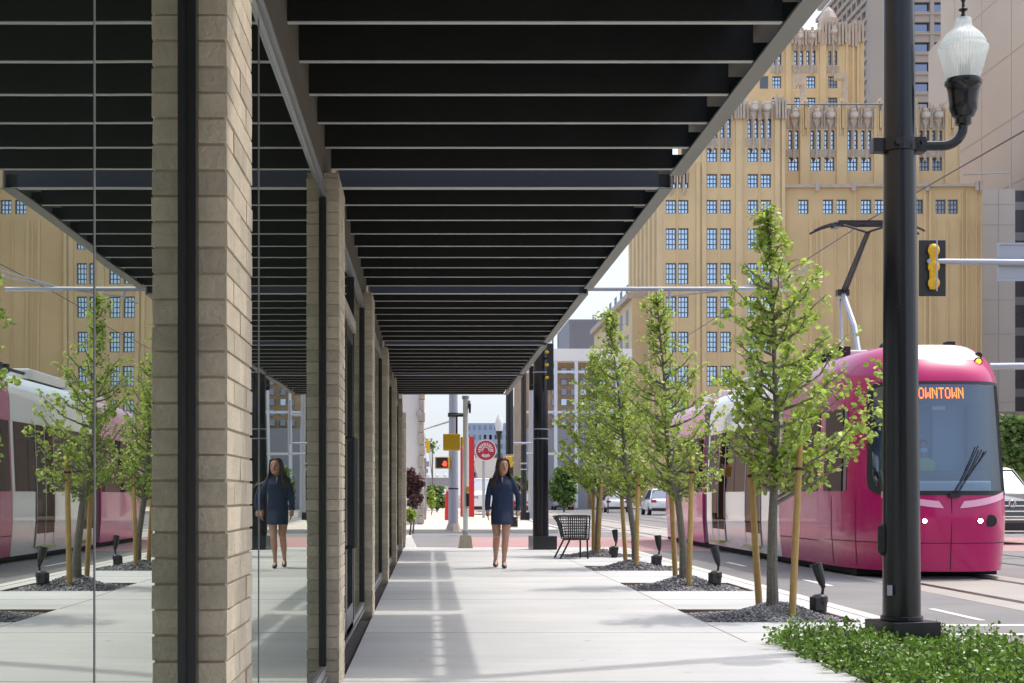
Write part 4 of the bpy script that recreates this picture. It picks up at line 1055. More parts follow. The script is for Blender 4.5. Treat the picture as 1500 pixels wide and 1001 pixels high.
mb = MB(); mb.box(WX(637,Yp),WX(658,Yp),Yp-.35,Yp-.10,WZ(687,Yp),WZ(669.5,Yp)); mb.build('housing', M['yellow'], t, bevel=.03)
mb = MB(); mb.box(WX(639,Yp),WX(655.5,Yp),Yp-.375,Yp-.352,WZ(685.5,Yp),WZ(671,Yp)); mb.build('display', M['rubber'], t)
M['redled'] = mat('red_hand', (.9,.05,.02), .5, emit=(1,.06,.02), estr=1.1)
mb = MB(); hx, hz_ = WX(651.5,Yp), WZ(680.5,Yp)
mb.box(hx-.055,hx+.055,Yp-.385,Yp-.378,hz_-.06,hz_+.02)
for k, ln in enumerate((.06,.085,.08,.055)): mb.box(hx-.055+k*.029,hx-.055+k*.029+.022,Yp-.385,Yp-.378,hz_+.02,hz_+.02+ln)
mb.box(hx-.09,hx-.055,Yp-.385,Yp-.378,hz_-.02,hz_+.01); mb.build('red_hand', M['redled'], t)
# white push-button post with yellow signal back, near side of the crossing
Yp = 33.25; Xp = WX(682,Yp)
t = thing('signal_post', (Xp,Yp,0), 'slim white pole on a tapered concrete block at the end of the sidewalk', 'pole')
mb = MB(); a = .155; c_ = .115
mb.hexa([(Xp-a,Yp-a,-.02),(Xp+a,Yp-a,-.02),(Xp+a,Yp+a,-.02),(Xp-a,Yp+a,-.02),(Xp-c_,Yp-c_,.275),(Xp+c_,Yp-c_,.275),(Xp+c_,Yp+c_,.275),(Xp-c_,Yp+c_,.275)]); mb.build('concrete_block', mat('weathered_block',(.40,.35,.27),.9,noise=.15,nscale=8,bump=.3), t, bevel=.008)
mb = MB(); mb.tube([(Xp,Yp,.27),(Xp,Yp,.40),(Xp,Yp,3.15)],[.062,.055,.055],18); mb.build('pole', M['whitepole'], t, smooth=True)
mb = MB(); mb.tube([(Xp,Yp,.27),(Xp,Yp,.37)],.062,14); mb.tube([(Xp,Yp,3.15),(Xp,Yp,3.22)],.075,14); mb.tube([(Xp+.07,Yp,3.12),(Xp+.07,Yp,2.95)],.035,8); mb.build('collar', M['greymetal'], t)
mb = MB(); mb.tube([(Xp+.085,Yp-.06,3.05),(Xp+.09,Yp-.06,2.85)],[.03,.02],8); mb.build('camera', M['rubber'], t)
mb = MB(); mb.box(Xp+.015,Xp+.075,Yp-.13,Yp-.05,WZ(742,Yp),WZ(723,Yp)); mb.box(Xp+.02,Xp+.07,Yp-.135,Yp-.05,WZ(722,Yp),WZ(713,Yp),1); mb.box(Xp+.03,Xp+.075,Yp-.135,Yp-.05,WZ(745,Yp),WZ(742.3,Yp),1); mb.build('push_button', [M['rubber'], M['yellow']], t)
t = thing('pedestrian_signal', (WX(662,Yp),Yp,WZ(662,Yp)), 'back of a big yellow pedestrian signal hanging left of the slim white pole', 'pedestrian signal')
mb = MB(); mb.box(WX(649,Yp),WX(674,Yp),Yp-.18,Yp-.02,WZ(660.5,Yp),WZ(636,Yp)); mb.box(WX(674.5,Yp),WX(678,Yp),Yp-.15,Yp-.03,WZ(656,Yp),WZ(640,Yp)); mb.build('housing', mat('signal_yellow_back',(.66,.40,.012),.45), t, bevel=.03)
mb = MB(); mb.tube([(WX(660,Yp),Yp,WZ(609,Yp)),(Xp,Yp,WZ(609,Yp))],.022,8); mb.tube([(WX(669,Yp),Yp,WZ(609,Yp)),(WX(669,Yp),Yp,WZ(636,Yp))],.018,8); mb.build('bracket', M['rubber'], t)
# red pylon + second strip
Yp = 79; t = thing('sign_pylon', (WX(685,Yp),Yp,-.02), 'tall slim bright red sign pylon with white middle, behind the white pole', 'sign')
mb = MB(); mb.box(WX(687,Yp),WX(694.5,Yp),Yp-.2,Yp+.2,0,WZ(640,Yp)); mb.box(WX(674.5,Yp),WX(677.5,Yp),Yp-.2,Yp+.2,0,WZ(655,Yp)); mb.build('red_panel', M['red'], t)
mb = MB(); mb.box(WX(677.5,Yp)+.003,WX(687,Yp)-.003,Yp-.15,Yp+.15,0,WZ(641,Yp)); mb.build('white_panel', M['white'], t)
# round red sign
Yp = 75; cxs, czs = WX(711.5,Yp), WZ(660,Yp)
t = thing('round_sign', (cxs,Yp,0), 'round dark red shop sign with radiating white lettering and a white rim', 'sign')
mb = MB(); mb.disc_y((cxs,czs),.51,Yp-.04,Yp+.04,40); mb.build('rim', M['white'], t)
mb = MB(); mb.disc_y((cxs,czs),.47,Yp-.06,Yp-.041,40); mb.build('face', mat('sign_red',(.33,.012,.035),.5), t)
mb = MB()
def bar(a, r0, r1, wd):
    d = Vector((math.cos(a),0,math.sin(a))); s_ = Vector((-d.z,0,d.x))*wd
    c0 = Vector((cxs,Yp-.066,czs)); P = [c0+d*r0-s_, c0+d*r0+s_, c0+d*r1+s_*1.2, c0+d*r1-s_*1.2]
    mb.face(P)
for k in range(13): bar(R(-8+k*16.3), .22, .37, .017)
for k in range(13):
    if k % 3 == 0: bar(R(-8+k*16.3+4), .30, .345, .03)
    if k % 3 == 1: bar(R(-8+k*16.3-4), .23, .265, .028)
for k in range(11): bar(R(-8+k*19.6), .13, .19, .014)
for k in range(6): bar(R(234+k*14), .20, .34, .016)
for k in range(4): bar(R(238+k*18), .30, .33, .04)
mb.build('lettering', M['white'], t)
mb = MB(); mb.tube([(cxs-.1,Yp+.1,0),(cxs-.1,Yp+.1,czs)],.07,10); mb.build('post', M['greymetal'], t)
# globe street lamps far off
for (x, ytop, ybot, Yp, lab) in ((731,608,632,60,'white globe lamp on a thin black post above the head of the woman'),(692.5,663,676,95,'small white globe lamp in front of the red pylon'),(780,640,655,90,'small white globe lamp left of the catenary pole')):
    t = thing('street_light', (WX(x,Yp),Yp,0), lab, 'street light')
    z0, z1 = WZ(ybot,Yp), WZ(ytop,Yp); r_ = (z1-z0)*.24
    mb = MB(); mb.tube([(WX(x,Yp),Yp,0),(WX(x,Yp),Yp,z0-.1)],[.09,.06],10); mb.lathe([(.06,-.35),(.08,-.2),(r_*.9,0)],(WX(x,Yp),Yp,z0),12); mb.build('post', M['black'], t)
    mb = MB(); mb.lathe([(r_*.85,0),(r_*1.1,(z1-z0)*.45),(r_*.8,(z1-z0)*.7),(.03,(z1-z0))],(WX(x,Yp),Yp,z0+.01),14); mb.build('globe', M['whitepole'], t, smooth=True)
# traffic light on a mast arm at the right
Yp = 33; mz = WZ(383,Yp)
t = thing('mast_arm_pole', (WX(1630,Yp),Yp,-.15), 'grey steel mast arm reaching in from the right above the tram', 'mast arm')
mb = MB(); mb.tube([(WX(1362,Yp),Yp,mz),(WX(1630,Yp),Yp,mz-.05)],[.055,.085],14); mb.ball((WX(1362,Yp),Yp,mz),.06); mb.build('arm', M['greymetal'], t, smooth=True)
mb = MB(); mb.tube([(WX(1630,Yp),Yp,-.15),(WX(1630,Yp),Yp,7.5)],[.18,.12],14); mb.build('pole', M['greymetal'], t, smooth=True)
t = thing('traffic_light', (WX(1367,Yp),Yp,WZ(434,Yp)), 'yellow traffic light seen from behind on the end of the mast arm', 'traffic light')
mb = MB(); mb.box(WX(1347.5,Yp),WX(1387,Yp),Yp+.06,Yp+.09,WZ(433.5,Yp),WZ(351,Yp)); mb.build('backplate', M['black'], t, bevel=.025)
cxx = WX(1367.5,Yp); 
for yy in (367,391,415):
    mb = MB(); mb.ball((cxx,Yp-.02,WZ(yy,Yp)),.125,16,sc=(1,.8,1.1)); mb.build('lens_housing', M['yellow'], t, smooth=True)
mb = MB(); mb.box(cxx-.08,cxx+.08,Yp-.06,Yp+.055,WZ(424,Yp),WZ(358,Yp)); mb.build('housing', M['yellow'], t, bevel=.02)
mb = MB(); mb.tube([(cxx+.02,Yp-.16,WZ(428,Yp)),(cxx+.02,Yp-.16,WZ(352,Yp))],.016,8); mb.build('bracket', M['greymetal'], t)
t = thing('road_sign', (WX(1500,Yp),Yp,WZ(412,Yp)), 'back of a grey metal sign panel hung on the mast arm at the right edge', 'sign')
mb = MB(); mb.box(WX(1463,Yp),WX(1580,Yp),Yp+.09,Yp+.11,WZ(411,Yp),WZ(355,Yp)); mb.build('panel', M['greymetal'], t)
mb = MB()
for q in ((1463,1580,355,358),(1463,1580,408,411),(1463,1466,358,408)): mb.box(WX(q[0],Yp),WX(q[1],Yp),Yp+.06,Yp+.088,WZ(q[3],Yp),WZ(q[2],Yp))
mb.build('frame', M['greymetal'], t)
Yp = 60; t = thing('mast_arm_pole', (WX(1700,Yp),Yp,0), 'farther grey mast arm level with the top of the tram at the right edge', 'mast arm')
mb = MB(); mb.tube([(WX(1450,Yp),Yp,WZ(537,Yp)),(WX(1700,Yp),Yp,WZ(535,Yp))],.13,12); mb.build('arm', M['greymetal'], t, smooth=True)
mb = MB(); mb.tube([(WX(1700,Yp),Yp,0),(WX(1700,Yp),Yp,6.5)],.17,12); mb.build('pole', M['greymetal'], t, smooth=True)

# ================================================================ CARS
def car(x, Y, W_, Hh, L, paint, rear, label, kind='car'):
    """x is the centre in the picture; rear=True shows the tail"""
    g = ST; X = WX(x, Y); t = thing('parked_car' if not kind == 'van' else 'van', (X,Y+L/2,g), label, kind)
    f = 1 if rear else -1
    def P(px, t_, z): return (X+px, Y+(t_ if rear else t_), g+z)
    sec = []
    hw = W_/2; n = 20
    # (t along from the near end, half width, z bottom, z top)
    if rear: prof = [(0,.86,.42,.62),(.06,.93,.30,.88),(.30,.97,.26,1.0),(.8,1,.24,1.02),(L*.5,1,.22,1.02),(L*.8,1,.22,.95),(L-.2,.95,.25,.85),(L,.85,.4,.7)]
    else: prof = [(0,.84,.30,.70),(.06,.93,.22,.92),(.35,.97,.22,1.02),(1.1,1,.22,1.10),(L*.5,1,.22,1.12),(L*.8,1,.22,1.1),(L-.1,.95,.25,1.05),(L,.85,.4,.9)]
    k = Hh/1.6
    rs = []
    for (tt, w_, zb, zt) in prof:
        rs.append([P(hw*w_*math.copysign(abs(math.cos(2*math.pi*q/n))**.35, math.cos(2*math.pi*q/n)), tt, (zb+zt)/2*k+(zt-zb)/2*k*math.copysign(abs(math.sin(2*math.pi*q/n))**.5, math.sin(2*math.pi*q/n))) for q in range(n)])
    mb = MB(); mb.rings(rs); body = mb.build('body', paint, t, smooth=True)
    # greenhouse
    a0 = .35 if rear else 1.05; a1 = L-1.3 if rear else L-.3
    r0 = a0+(.45 if rear else .75); r1 = a1-(.8 if rear else .3)
    zt = 1.0*k if rear else 1.09*k
    mb = MB(); b_ = [P(-hw*.90,a0,zt-.03),P(hw*.90,a0,zt-.03),P(hw*.90,a1,zt-.03),P(-hw*.90,a1,zt-.03),P(-hw*.68,r0,Hh-.06),P(hw*.68,r0,Hh-.06),P(hw*.68,r1,Hh-.06),P(-hw*.68,r1,Hh-.06)]
    mb.hexa(b_); mb.build('windows', M['carglass'], t, bevel=.03)
    mb = MB(); mb.hexa([P(-hw*.74,r0-.06,Hh-.075),P(hw*.74,r0-.06,Hh-.075),P(hw*.74,r1+.06,Hh-.075),P(-hw*.74,r1+.06,Hh-.075),P(-hw*.60,r0+.05,Hh),P(hw*.60,r0+.05,Hh),P(hw*.60,r1-.05,Hh),P(-hw*.60,r1-.05,Hh)])
    for sx in (-1,1):
        mb.tube([P(sx*hw*.90,a0+.02,zt-.02),P(sx*hw*.70,r0,Hh-.05)],.035,6); mb.tube([P(sx*hw*.90,a1,zt-.02),P(sx*hw*.70,r1,Hh-.05)],.035,6)
    mb.build('roof', paint, t, bevel=.02)
    for sx in (-1,1):
        for tt in (.85, L-.85):
            mb = MB(); mb.tube([P(sx*(hw-.20),tt,.33*k),P(sx*(hw-.01),tt,.33*k)],.33*k,18,0); mb.tube([P(sx*(hw-.01),tt,.33*k),P(sx*(hw+.0),tt,.33*k)],.2*k,12,1); mb.build('wheel', [M['rubber'], M['greymetal']], t)
        mb = MB(); mb.ball(P(sx*(hw+.10),(1.6 if rear else 1.25)+ (L-3.2 if rear else 0),1.08*k),.09); mb.build('mirror', paint, t)
        mb = MB()
        if rear: mb.box(X+sx*hw*.72-.17,X+sx*hw*.72+.17,Y-.01,Y+.16,g+.78*k,g+.93*k); mb.build('tail_light', M['tail'], t, bevel=.03)
        else: mb.box(X+sx*hw*.72-.2,X+sx*hw*.72+.2,Y-.015,Y+.2,g+.74*k,g+.88*k); mb.build('headlight', M['chrome'], t, bevel=.03)
    mb = MB(); mb.box(X-hw*.85,X+hw*.85,Y-.03,Y+.1,g+.30*k,g+.44*k); mb.build('bumper', M['rubber'], t, bevel=.03)
    if rear:
        mb = MB(); mb.box(X-.26,X+.26,Y-.02,Y+.03,g+.62*k,g+.76*k); mb.build('number_plate', M['white'], t)
    return t, X, hw, g, k
car(974,95,1.86,1.62,4.5,M['carwhite'],True,'white hatchback seen from behind on the street left of the tram','car')
car(905,110,1.78,1.45,4.5,M['carwhite'],True,'white saloon parked behind the stakes of the third tree','car')
car(827,126,1.6,1.42,4.4,M['cargrey'],True,'small grey saloon with red tail lights near the farthest street tree','car')
car(768,100,1.8,1.45,4.4,M['carred'],True,'dark red car half hidden behind the slim black poles','car')
car(884,150,1.8,1.45,4.4,M['cargrey'],True,'far grey car between the trees at the end of the street','car')
car(714,88,1.9,2.2,5.2,M['carwhite'],False,'white van facing the camera behind the walking woman','van')
t, X, hw, g, k = car(1481,40,1.98,2.0,4.9,M['carblack'],False,'big black car facing the camera at the right edge behind the tram nose','car')
mb = MB()
for q in range(4): mb.box(X-.72,X+.72,39.93,39.99,g+(.56+.11*q)*k,g+(.585+.11*q)*k)
mb.build('grille', M['chrome'], t)
mb = MB(); mb.box(X-.74,X+.74,39.94,40.0,g+.5*k,g+.53*k); mb.box(X-.9,X+.9,39.93,40.0,g+.26*k,g+.29*k); mb.build('bumper_trim', M['chrome'], t)
mb = MB()
th = [R(20*i) for i in range(19)]
mb.tube([(X+math.cos(a)*.085,39.90,g+.84*k+math.sin(a)*.085) for a in th],.012,6,cap=False)
mb.tube([(X-.055,39.90,g+.84*k+.055),(X-.02,39.90,g+.84*k-.06),(X,39.90,g+.84*k),(X+.02,39.90,g+.84*k-.06),(X+.055,39.90,g+.84*k+.055)],.009,5)
mb.build('emblem', M['chrome'], t)
# ================================================================ BUILDINGS
def wall_holes(mb, x0, x1, z0, z1, y, holes, depth, mi=0, back=None):
    """front wall facing -Y at y with rectangular openings, reveals going back by depth"""
    hs = [h for h in holes if h[0] > x0+.01 and h[1] < x1-.01 and h[2] > z0+.01 and h[3] < z1-.01]
    xs = sorted({round(v, 4) for v in [x0, x1]+[h[0] for h in hs]+[h[1] for h in hs]})
    zs = sorted({round(v, 4) for v in [z0, z1]+[h[2] for h in hs]+[h[3] for h in hs]})
    for i in range(len(xs)-1):
        run = None
        for j in range(len(zs)-1):
            cx, cz = (xs[i]+xs[i+1])/2, (zs[j]+zs[j+1])/2
            if any(h[0] < cx < h[1] and h[2] < cz < h[3] for h in hs):
                if run is not None: mb.face([(xs[i],y,run),(xs[i+1],y,run),(xs[i+1],y,zs[j]),(xs[i],y,zs[j])], mi); run = None
            elif run is None: run = zs[j]
        if run is not None: mb.face([(xs[i],y,run),(xs[i+1],y,run),(xs[i+1],y,zs[-1]),(xs[i],y,zs[-1])], mi)
    for a, b_, c_, d in hs:
        mb.face([(a,y,c_),(a,y+depth,c_),(a,y+depth,d),(a,y,d)], mi); mb.face([(b_,y,c_),(b_,y,d),(b_,y+depth,d),(b_,y+depth,c_)], mi)
        mb.face([(a,y,c_),(b_,y,c_),(b_,y+depth,c_),(a,y+depth,c_)], mi); mb.face([(a,y,d),(a,y+depth,d),(b_,y+depth,d),(b_,y,d)], mi)
    mb.face([(x1,y,z0),(x1,y+14,z0),(x1,y+14,z1),(x1,y,z1)], mi); mb.face([(x0,y,z0),(x0,y,z1),(x0,y+14,z1),(x0,y+14,z0)], mi)
    mb.face([(x0,y,z1),(x1,y,z1),(x1,y+14,z1),(x0,y+14,z1)], mi)
    return hs
def win(a, b_, c_, d, y, parent, nx, nz, fm=None, gm=None):
    fm = fm or M['steelwin']; gm = gm or M['winglass']
    mb = MB(); w_ = (b_-a); t = .09
    mb.box(a,a+t,y,y+.09,c_,d); mb.box(b_-t,b_,y,y+.09,c_,d); mb.box(a+t,b_-t,y,y+.09,c_,c_+t); mb.box(a+t,b_-t,y,y+.09,d-t,d)
    for i in range(1, nx): xx = a+w_*i/nx; mb.box(xx-.035,xx+.035,y+.01,y+.08,c_+t,d-t)
    for i in range(1, nz): zz = c_+(d-c_)*i/nz; mb.box(a+t,b_-t,y+.02,y+.07,zz-.04,zz+.04)
    o = mb.build('window', fm, parent)
    mb = MB(); mb.face([(a,y+.1,c_),(b_,y+.1,c_),(b_,y+.1,d),(a,y+.1,d)]); mb.build('pane', gm, o)
GY = 150.0
gb = thing('office_building', (WX(1180,GY),GY,ST), 'golden yellow art deco office tower with ribbed walls and grey carved crown, across the intersection', 'building')
def px2(x, y, Y): return WX(x, Y), WZ(y, Y)
def block(x0, x1, ytop, Y, cols, rows, mtl, ybot=748, name='wall', nx=3, split=()):
    """cols: pixel centres; rows: (centre y, pixel height, kind)"""
    holes = []; meta = []
    hwp = 7.6*GY/Y
    for cx in cols:
        for (cy, hp, kd) in rows:
            a, b_ = WX(cx-hwp, Y), WX(cx+hwp, Y); c_, d = WZ(cy+hp/2, Y), WZ(cy-hp/2, Y)
            if kd == 's':
                m_ = (a+b_)/2; holes += [(a,m_-.13,c_,d),(m_+.13,b_,c_,d)]; meta += [1, 1]
            else: holes.append((a,b_,c_,d)); meta.append(3)
    mb = MB(); wall_holes(mb, WX(x0,Y), WX(x1,Y), max(-1,WZ(ybot,Y)), WZ(ytop,Y), Y, holes, .35)
    mb.build(name, mtl, gb)
    for h, k in zip(holes, meta): win(*h, Y+.22, gb, k if k == 3 else 1, 4 if (h[3]-h[2]) > 1.7 else 3)
def strip(mb, x, wpx, y0, y1, Y, out=.22, mi=0):
    mb.box(WX(x-wpx/2,Y), WX(x+wpx/2,Y), Y-out, Y-.003, WZ(y1,Y), WZ(y0,Y), mi)
def crown(mb, cx, ytop, ybot, Y, s=1.0):
    """carved medallion on a stem with fins, over a window pair"""
    k = Y/F
    x, z = WX(cx,Y), WZ(ytop+13*s,Y)
    mb.disc_y((x,z), 6.2*s*k, Y-.75, Y-.1, 12, 0); mb.disc_y((x,z), 4.2*s*k, Y-1.0, Y-.751, 10, 1)
    mb.lathe([(3.2*s*k,0),(4.6*s*k,2*s*k),(1.6*s*k,5*s*k),(.4*s*k,9*s*k)],(x,Y-.55,z+5*s*k),8,0,1,.5)
    mb.lathe([(.6*k*s,-14*s*k),(3.6*s*k,-6*s*k),(5.6*s*k,-1*s*k)],(x,Y-.45,z-5*s*k),8,0,1,.5)
    mb.box(x-.09,x+.09,Y-.35,Y-.02,WZ(ybot,Y),z-8*s*k,0)
    mb.lathe([(.1*k,-9*k),(2.4*k,-4*k),(3.6*k,0)],(x,Y-.25,WZ(ybot,Y)),6,0,1,.5)
    for q in (-1,1): mb.box(x+q*8.2*s*k-.08,x+q*8.2*s*k+.08,Y-.22,Y-.01,WZ(ytop+30,Y),WZ(ytop+2,Y)+.01,0)
rowsA = [(227,20,'n'),(265,20,'n'),(303,20,'n'),(350,31,'n'),(401,31,'n'),(450,31,'n'),(501,30,'n'),(551,30,'n'),(601,30,'n'),(651,30,'n')]
# left stepped block with close ribs at its corner
block(972,1027,238,GY,[983,1001],[(265,22,'s')]+rowsA[2:],M['gold'])
block(1027.05,1150,152,GY-.01,[1043,1063,1103,1122],[(188,28,'s')]+rowsA,M['gold'])
mb = MB()
xs_ = WX(972,GY)
for i in range(8): mb.box(xs_-.45,xs_+.002,GY+.1+i*3.05,GY+1.5+i*3.05,-1,WZ(240,GY))
mb.box(xs_-.05,xs_+.5,GY+13.9,GY+23.6,-1,WZ(241,GY))
mb.build('corner_ribs', M['goldlt'], gb)
mb = MB()
for x,w_,y0 in ((1022,5,240),(1031,6,160),(1082,9,160),(1087,3,165),(1138,7,160),(1147,5,155),(992,2,255),(1053,2,200),(1112.5,2,200)): strip(mb,x,w_,y0,748,GY-.01,.22 if w_ > 3 else .12)
mb.build('pilaster', M['goldlt'], gb)
# lower wide block
colsC = [1157,1177,1213,1233,1269,1289,1327,1345,1378,1396]
block(1150.1,1439,273,GY+.3,colsC,[(303,21,'n')],M['golddk'])
mb = MB()
rng = random.Random(9)
for x in (1187,1196,1203,1223,1243,1252,1258,1279,1299,1309,1317,1336,1354,1362,1370,1387,1404,1409,1415,1422,1429,1436):
    strip(mb,x,rng.choice((1.6,2.2,3.2,4)),279 if rng.random() < .6 else 322,748,GY+.3,rng.uniform(.12,.3))
mb.build('pilaster', M['gold'], gb)
# set back block
YB = GY+3
block(1150.2,1406,158,YB,[1151.6+11,1195,1215,1249,1269,1303,1322,1354,1373],[(205,28,'s'),(240.5,20,'n')],M['goldlt'],ybot=300)
mb = MB()
for x,w_ in ((1178,14),(1232,15),(1287,16),(1338,14),(1392,18)): strip(mb,x,w_,160,273,YB,.35); strip(mb,x-3,1.6,150,200,YB,.6); strip(mb,x+3,1.6,150,200,YB,.6); strip(mb,x,2,146,190,YB,.8)
mb.build('pilaster', M['goldlt'], gb)
mb = MB()
for x in (1162.6,1195,1215,1249,1269,1303,1322,1354,1373): crown(mb,x,158,228,YB)
for x0_,x1_ in ((1151,1172),(1186,1224),(1240,1278),(1295,1331),(1346,1383)):
    mb.box(WX(x0_,YB),WX(x1_,YB),YB-.05,YB-.005,WZ(189,YB),WZ(160,YB))
    mb.box(WX(x0_,YB),WX(x1_,YB),YB-.05,YB-.005,WZ(229.5,YB),WZ(220,YB))
for i in range(54): 
    x = 1151+i*4.8
    if i % 3 != 1: mb.box(WX(x,YB)-.08,WX(x,YB)+.08,YB-.2,YB-.01,WZ(166,YB),WZ(155-rng.random()*5,YB))
mb.build('carved_crown', [M['ornament'],M['ornlt']], gb)
mb = MB(); mb.box(WX(1150,GY),WX(1255,GY),GY-.1,GY+.28,WZ(275,GY),WZ(270.5,GY)); mb.box(WX(1255,GY)+.01,WX(1440,GY),GY-.1,GY+.28,WZ(273.5,GY),WZ(269.5,GY))
for x in (1197,1250,1358,1431,1436): mb.box(WX(x-3,GY),WX(x+3,GY),GY-.2,GY-.101,WZ(280,GY),WZ(266,GY))
mb.build('parapet', M['ornament'], gb)
mb = MB()
for x in (1103,1122,1063,1043): crown(mb,x,147,214,GY-.01)
for x in (983,1001): crown(mb,x,238,280,GY,.6)
for x0_,x1_ in ((1033,1072),(1092,1131)): mb.box(WX(x0_,GY),WX(x1_,GY),GY-.08,GY-.02,WZ(172,GY),WZ(153,GY)); mb.box(WX(x0_,GY),WX(x1_,GY),GY-.08,GY-.02,WZ(214,GY),WZ(203,GY))
for x in (1076,1080,1084,1136,1140,1145,1149,1088): mb.box(WX(x,GY)-.1,WX(x,GY)+.1,GY-.6,GY-.02,WZ(176,GY),WZ(140+rng.random()*8,GY))
mb.build('carved_crown', [M['ornament'],M['ornlt']], gb)
mb = MB(); mb.tube([(WX(1150,YB-1),YB-1,WZ(153,YB-1)),(WX(1296,YB-1),YB-1,WZ(153,YB-1))],.09,5)
for x in (1160,1207,1255,1290): mb.tube([(WX(x,YB-1),YB-1,WZ(153,YB-1)),(WX(x,YB-1),YB-1,WZ(162,YB-1))],.06,5)
mb.build('roof_rail', M['steelwin'], gb)
# rear tower
YR = 172
block(1098,1266,44,YR,[1138,1170,1188,1220],[(85,21,'s'),(120.5,18,'n'),(150,14,'n')],M['goldlt'],ybot=300)
mb = MB()
for x in (1138,1170,1188,1220): crown(mb,x,45 if x < 1200 else 38,104,YR,.8)
for x0_,x1_ in ((1129,1147),(1161,1197),(1211,1229)): mb.box(WX(x0_,YR),WX(x1_,YR),YR-.07,YR-.01,WZ(73,YR),WZ(47,YR)); mb.box(WX(x0_,YR),WX(x1_,YR),YR-.07,YR-.01,WZ(107,YR),WZ(97,YR))
for i in range(34): x = 1101+i*4.9; mb.box(WX(x,YR)-.12,WX(x,YR)+.12,YR-.4,YR-.02,WZ(62+rng.random()*8,YR),WZ((40 if x < 1203 else 30)+rng.random()*8,YR))
mb.box(WX(1205,YR),WX(1234,YR),YR+.1,YR+8,WZ(60,YR),WZ(32,YR)); mb.lathe([(1.0,0),(1.1,.8),(.7,1.6),(.15,2.2)],(WX(1220,YR),YR+2,WZ(32,YR)),8)
mb.build('carved_crown', [M['ornament'],M['ornlt']], gb)
mb = MB(); 
for x,w_ in ((1154,8),(1205,9),(1240,3),(1249,3),(1256,3)): strip(mb,x,w_,48,160,YR,.3)
mb.build('pilaster', M['goldlt'], gb)
for q in (((1164,1176,127,112),(1172,1176.5,156,127.02)),((1222,1238,118,111),(1233,1238,156,118.02))):
    mb = MB()
    for w_ in q: mb.box(WX(w_[0],165),WX(w_[1],165),164,165.2,WZ(w_[2],165),WZ(w_[3],165))
    mb.build('roof_duct', M['ornament'], gb)
mb = MB(); mb.box(WX(1113,YR),WX(1125,YR),YR-.04,YR-.004,WZ(130,YR),WZ(112,YR)); mb.box(WX(1160,YB),WX(1172,YB),YB+.5,YB+.6,WZ(165,YB),WZ(158,YB)); mb.build('louvre', M['steelwin'], gb)
mb = MB(); mb.box(WX(1098,YR)+.1,WX(1266,YR)-.1,YR+.7,YR+12,0,WZ(46,YR)); mb.box(WX(972,GY)+.1,WX(1439,GY)-.1,GY+.7,GY+20,0,WZ(276,GY)); mb.box(WX(1151,YB),WX(1405,YB),YB+.7,YB+14,10,WZ(160,YB)); mb.box(WX(1028,GY),WX(1149,GY),GY+.7,GY+14,10,WZ(154,GY)); mb.build('core', M['golddk'], gb)
# ---- tower with grid windows, box corner at x=1288
TY = 280; k = TY/F
gt = thing('high_rise', (WX(1300,TY),TY,ST), 'tall brown concrete office tower with a grid of recessed windows, behind the lantern pole', 'building')
xc, xr_ = WX(1284,TY), WX(1390,TY)
zs_ = [WZ(158-29.2*i+14.6, TY) for i in range(0, 12)]
mb = MB(); mb.box(xc,xr_,TY,TY+40,-1,WZ(-60,TY)); mb.build('wall', M['darkwin'], gt)
mb = MB()
for z in zs_: mb.box(xc-.6,xr_+.3,TY-.8,TY-.01,z-.95,z+.95); mb.box(xc-.6,xr_+.3,TY-1.1,TY-.801,z+.3,z+.6)
for x in (1290,1312,1334,1363,1388): mb.box(WX(x,TY)-.35,WX(x,TY)+.35,TY-1.0,TY-.012,0,WZ(-60,TY)+.3)
mb.box(xc-1.4,xc+1.2,TY-1.5,TY+1.2,0,WZ(-60,TY)+.5)
for z in zs_:
    mb.box(xc-.9,xc-.01,TY+1.3,TY+39,z-.95,z-.1); mb.box(xc-1.3,xc-.01,TY+1.3,TY+39,z+.15,z+.9)
for i in range(1, 12): mb.box(xc-.95,xc-.02,TY+i*3.3-.4,TY+i*3.3+.4,0,WZ(-60,TY)+.2)
mb.build('concrete_frame', M['towerconc'], gt)
# ---- smooth tan tower on the right of the street
TX = 62; 
tt = thing('high_rise', (TX+10,170,ST), 'smooth windowless tan concrete tower filling the upper right corner', 'building')
ya = TX*F/(1360-628); yb = TX*F/(1378-628)
mb = MB(); z1_, z2_ = WZ(76,ya), WZ(57,yb)
mb.box(TX,TX+40,100,yb,-1,75); mb.hexa([(TX,yb,-1),(TX+40,yb,-1),(TX+40,ya,-1),(TX,ya,-1),(TX,yb,z2_),(TX+40,yb,z2_),(TX+40,ya,z1_),(TX,ya,z1_)])
mb.build('wall', M['tan'], tt)
mb = MB()
for z in range(6, 75, 7): mb.box(TX-.03,TX-.002,100,yb-.1,z,z+.12)
for y in range(104, int(yb), 9): mb.box(TX-.032,TX-.003,y,y+.10,0,75)
mb.build('panel_joint', mat('tan_joint',(.50,.41,.33),.9), tt)
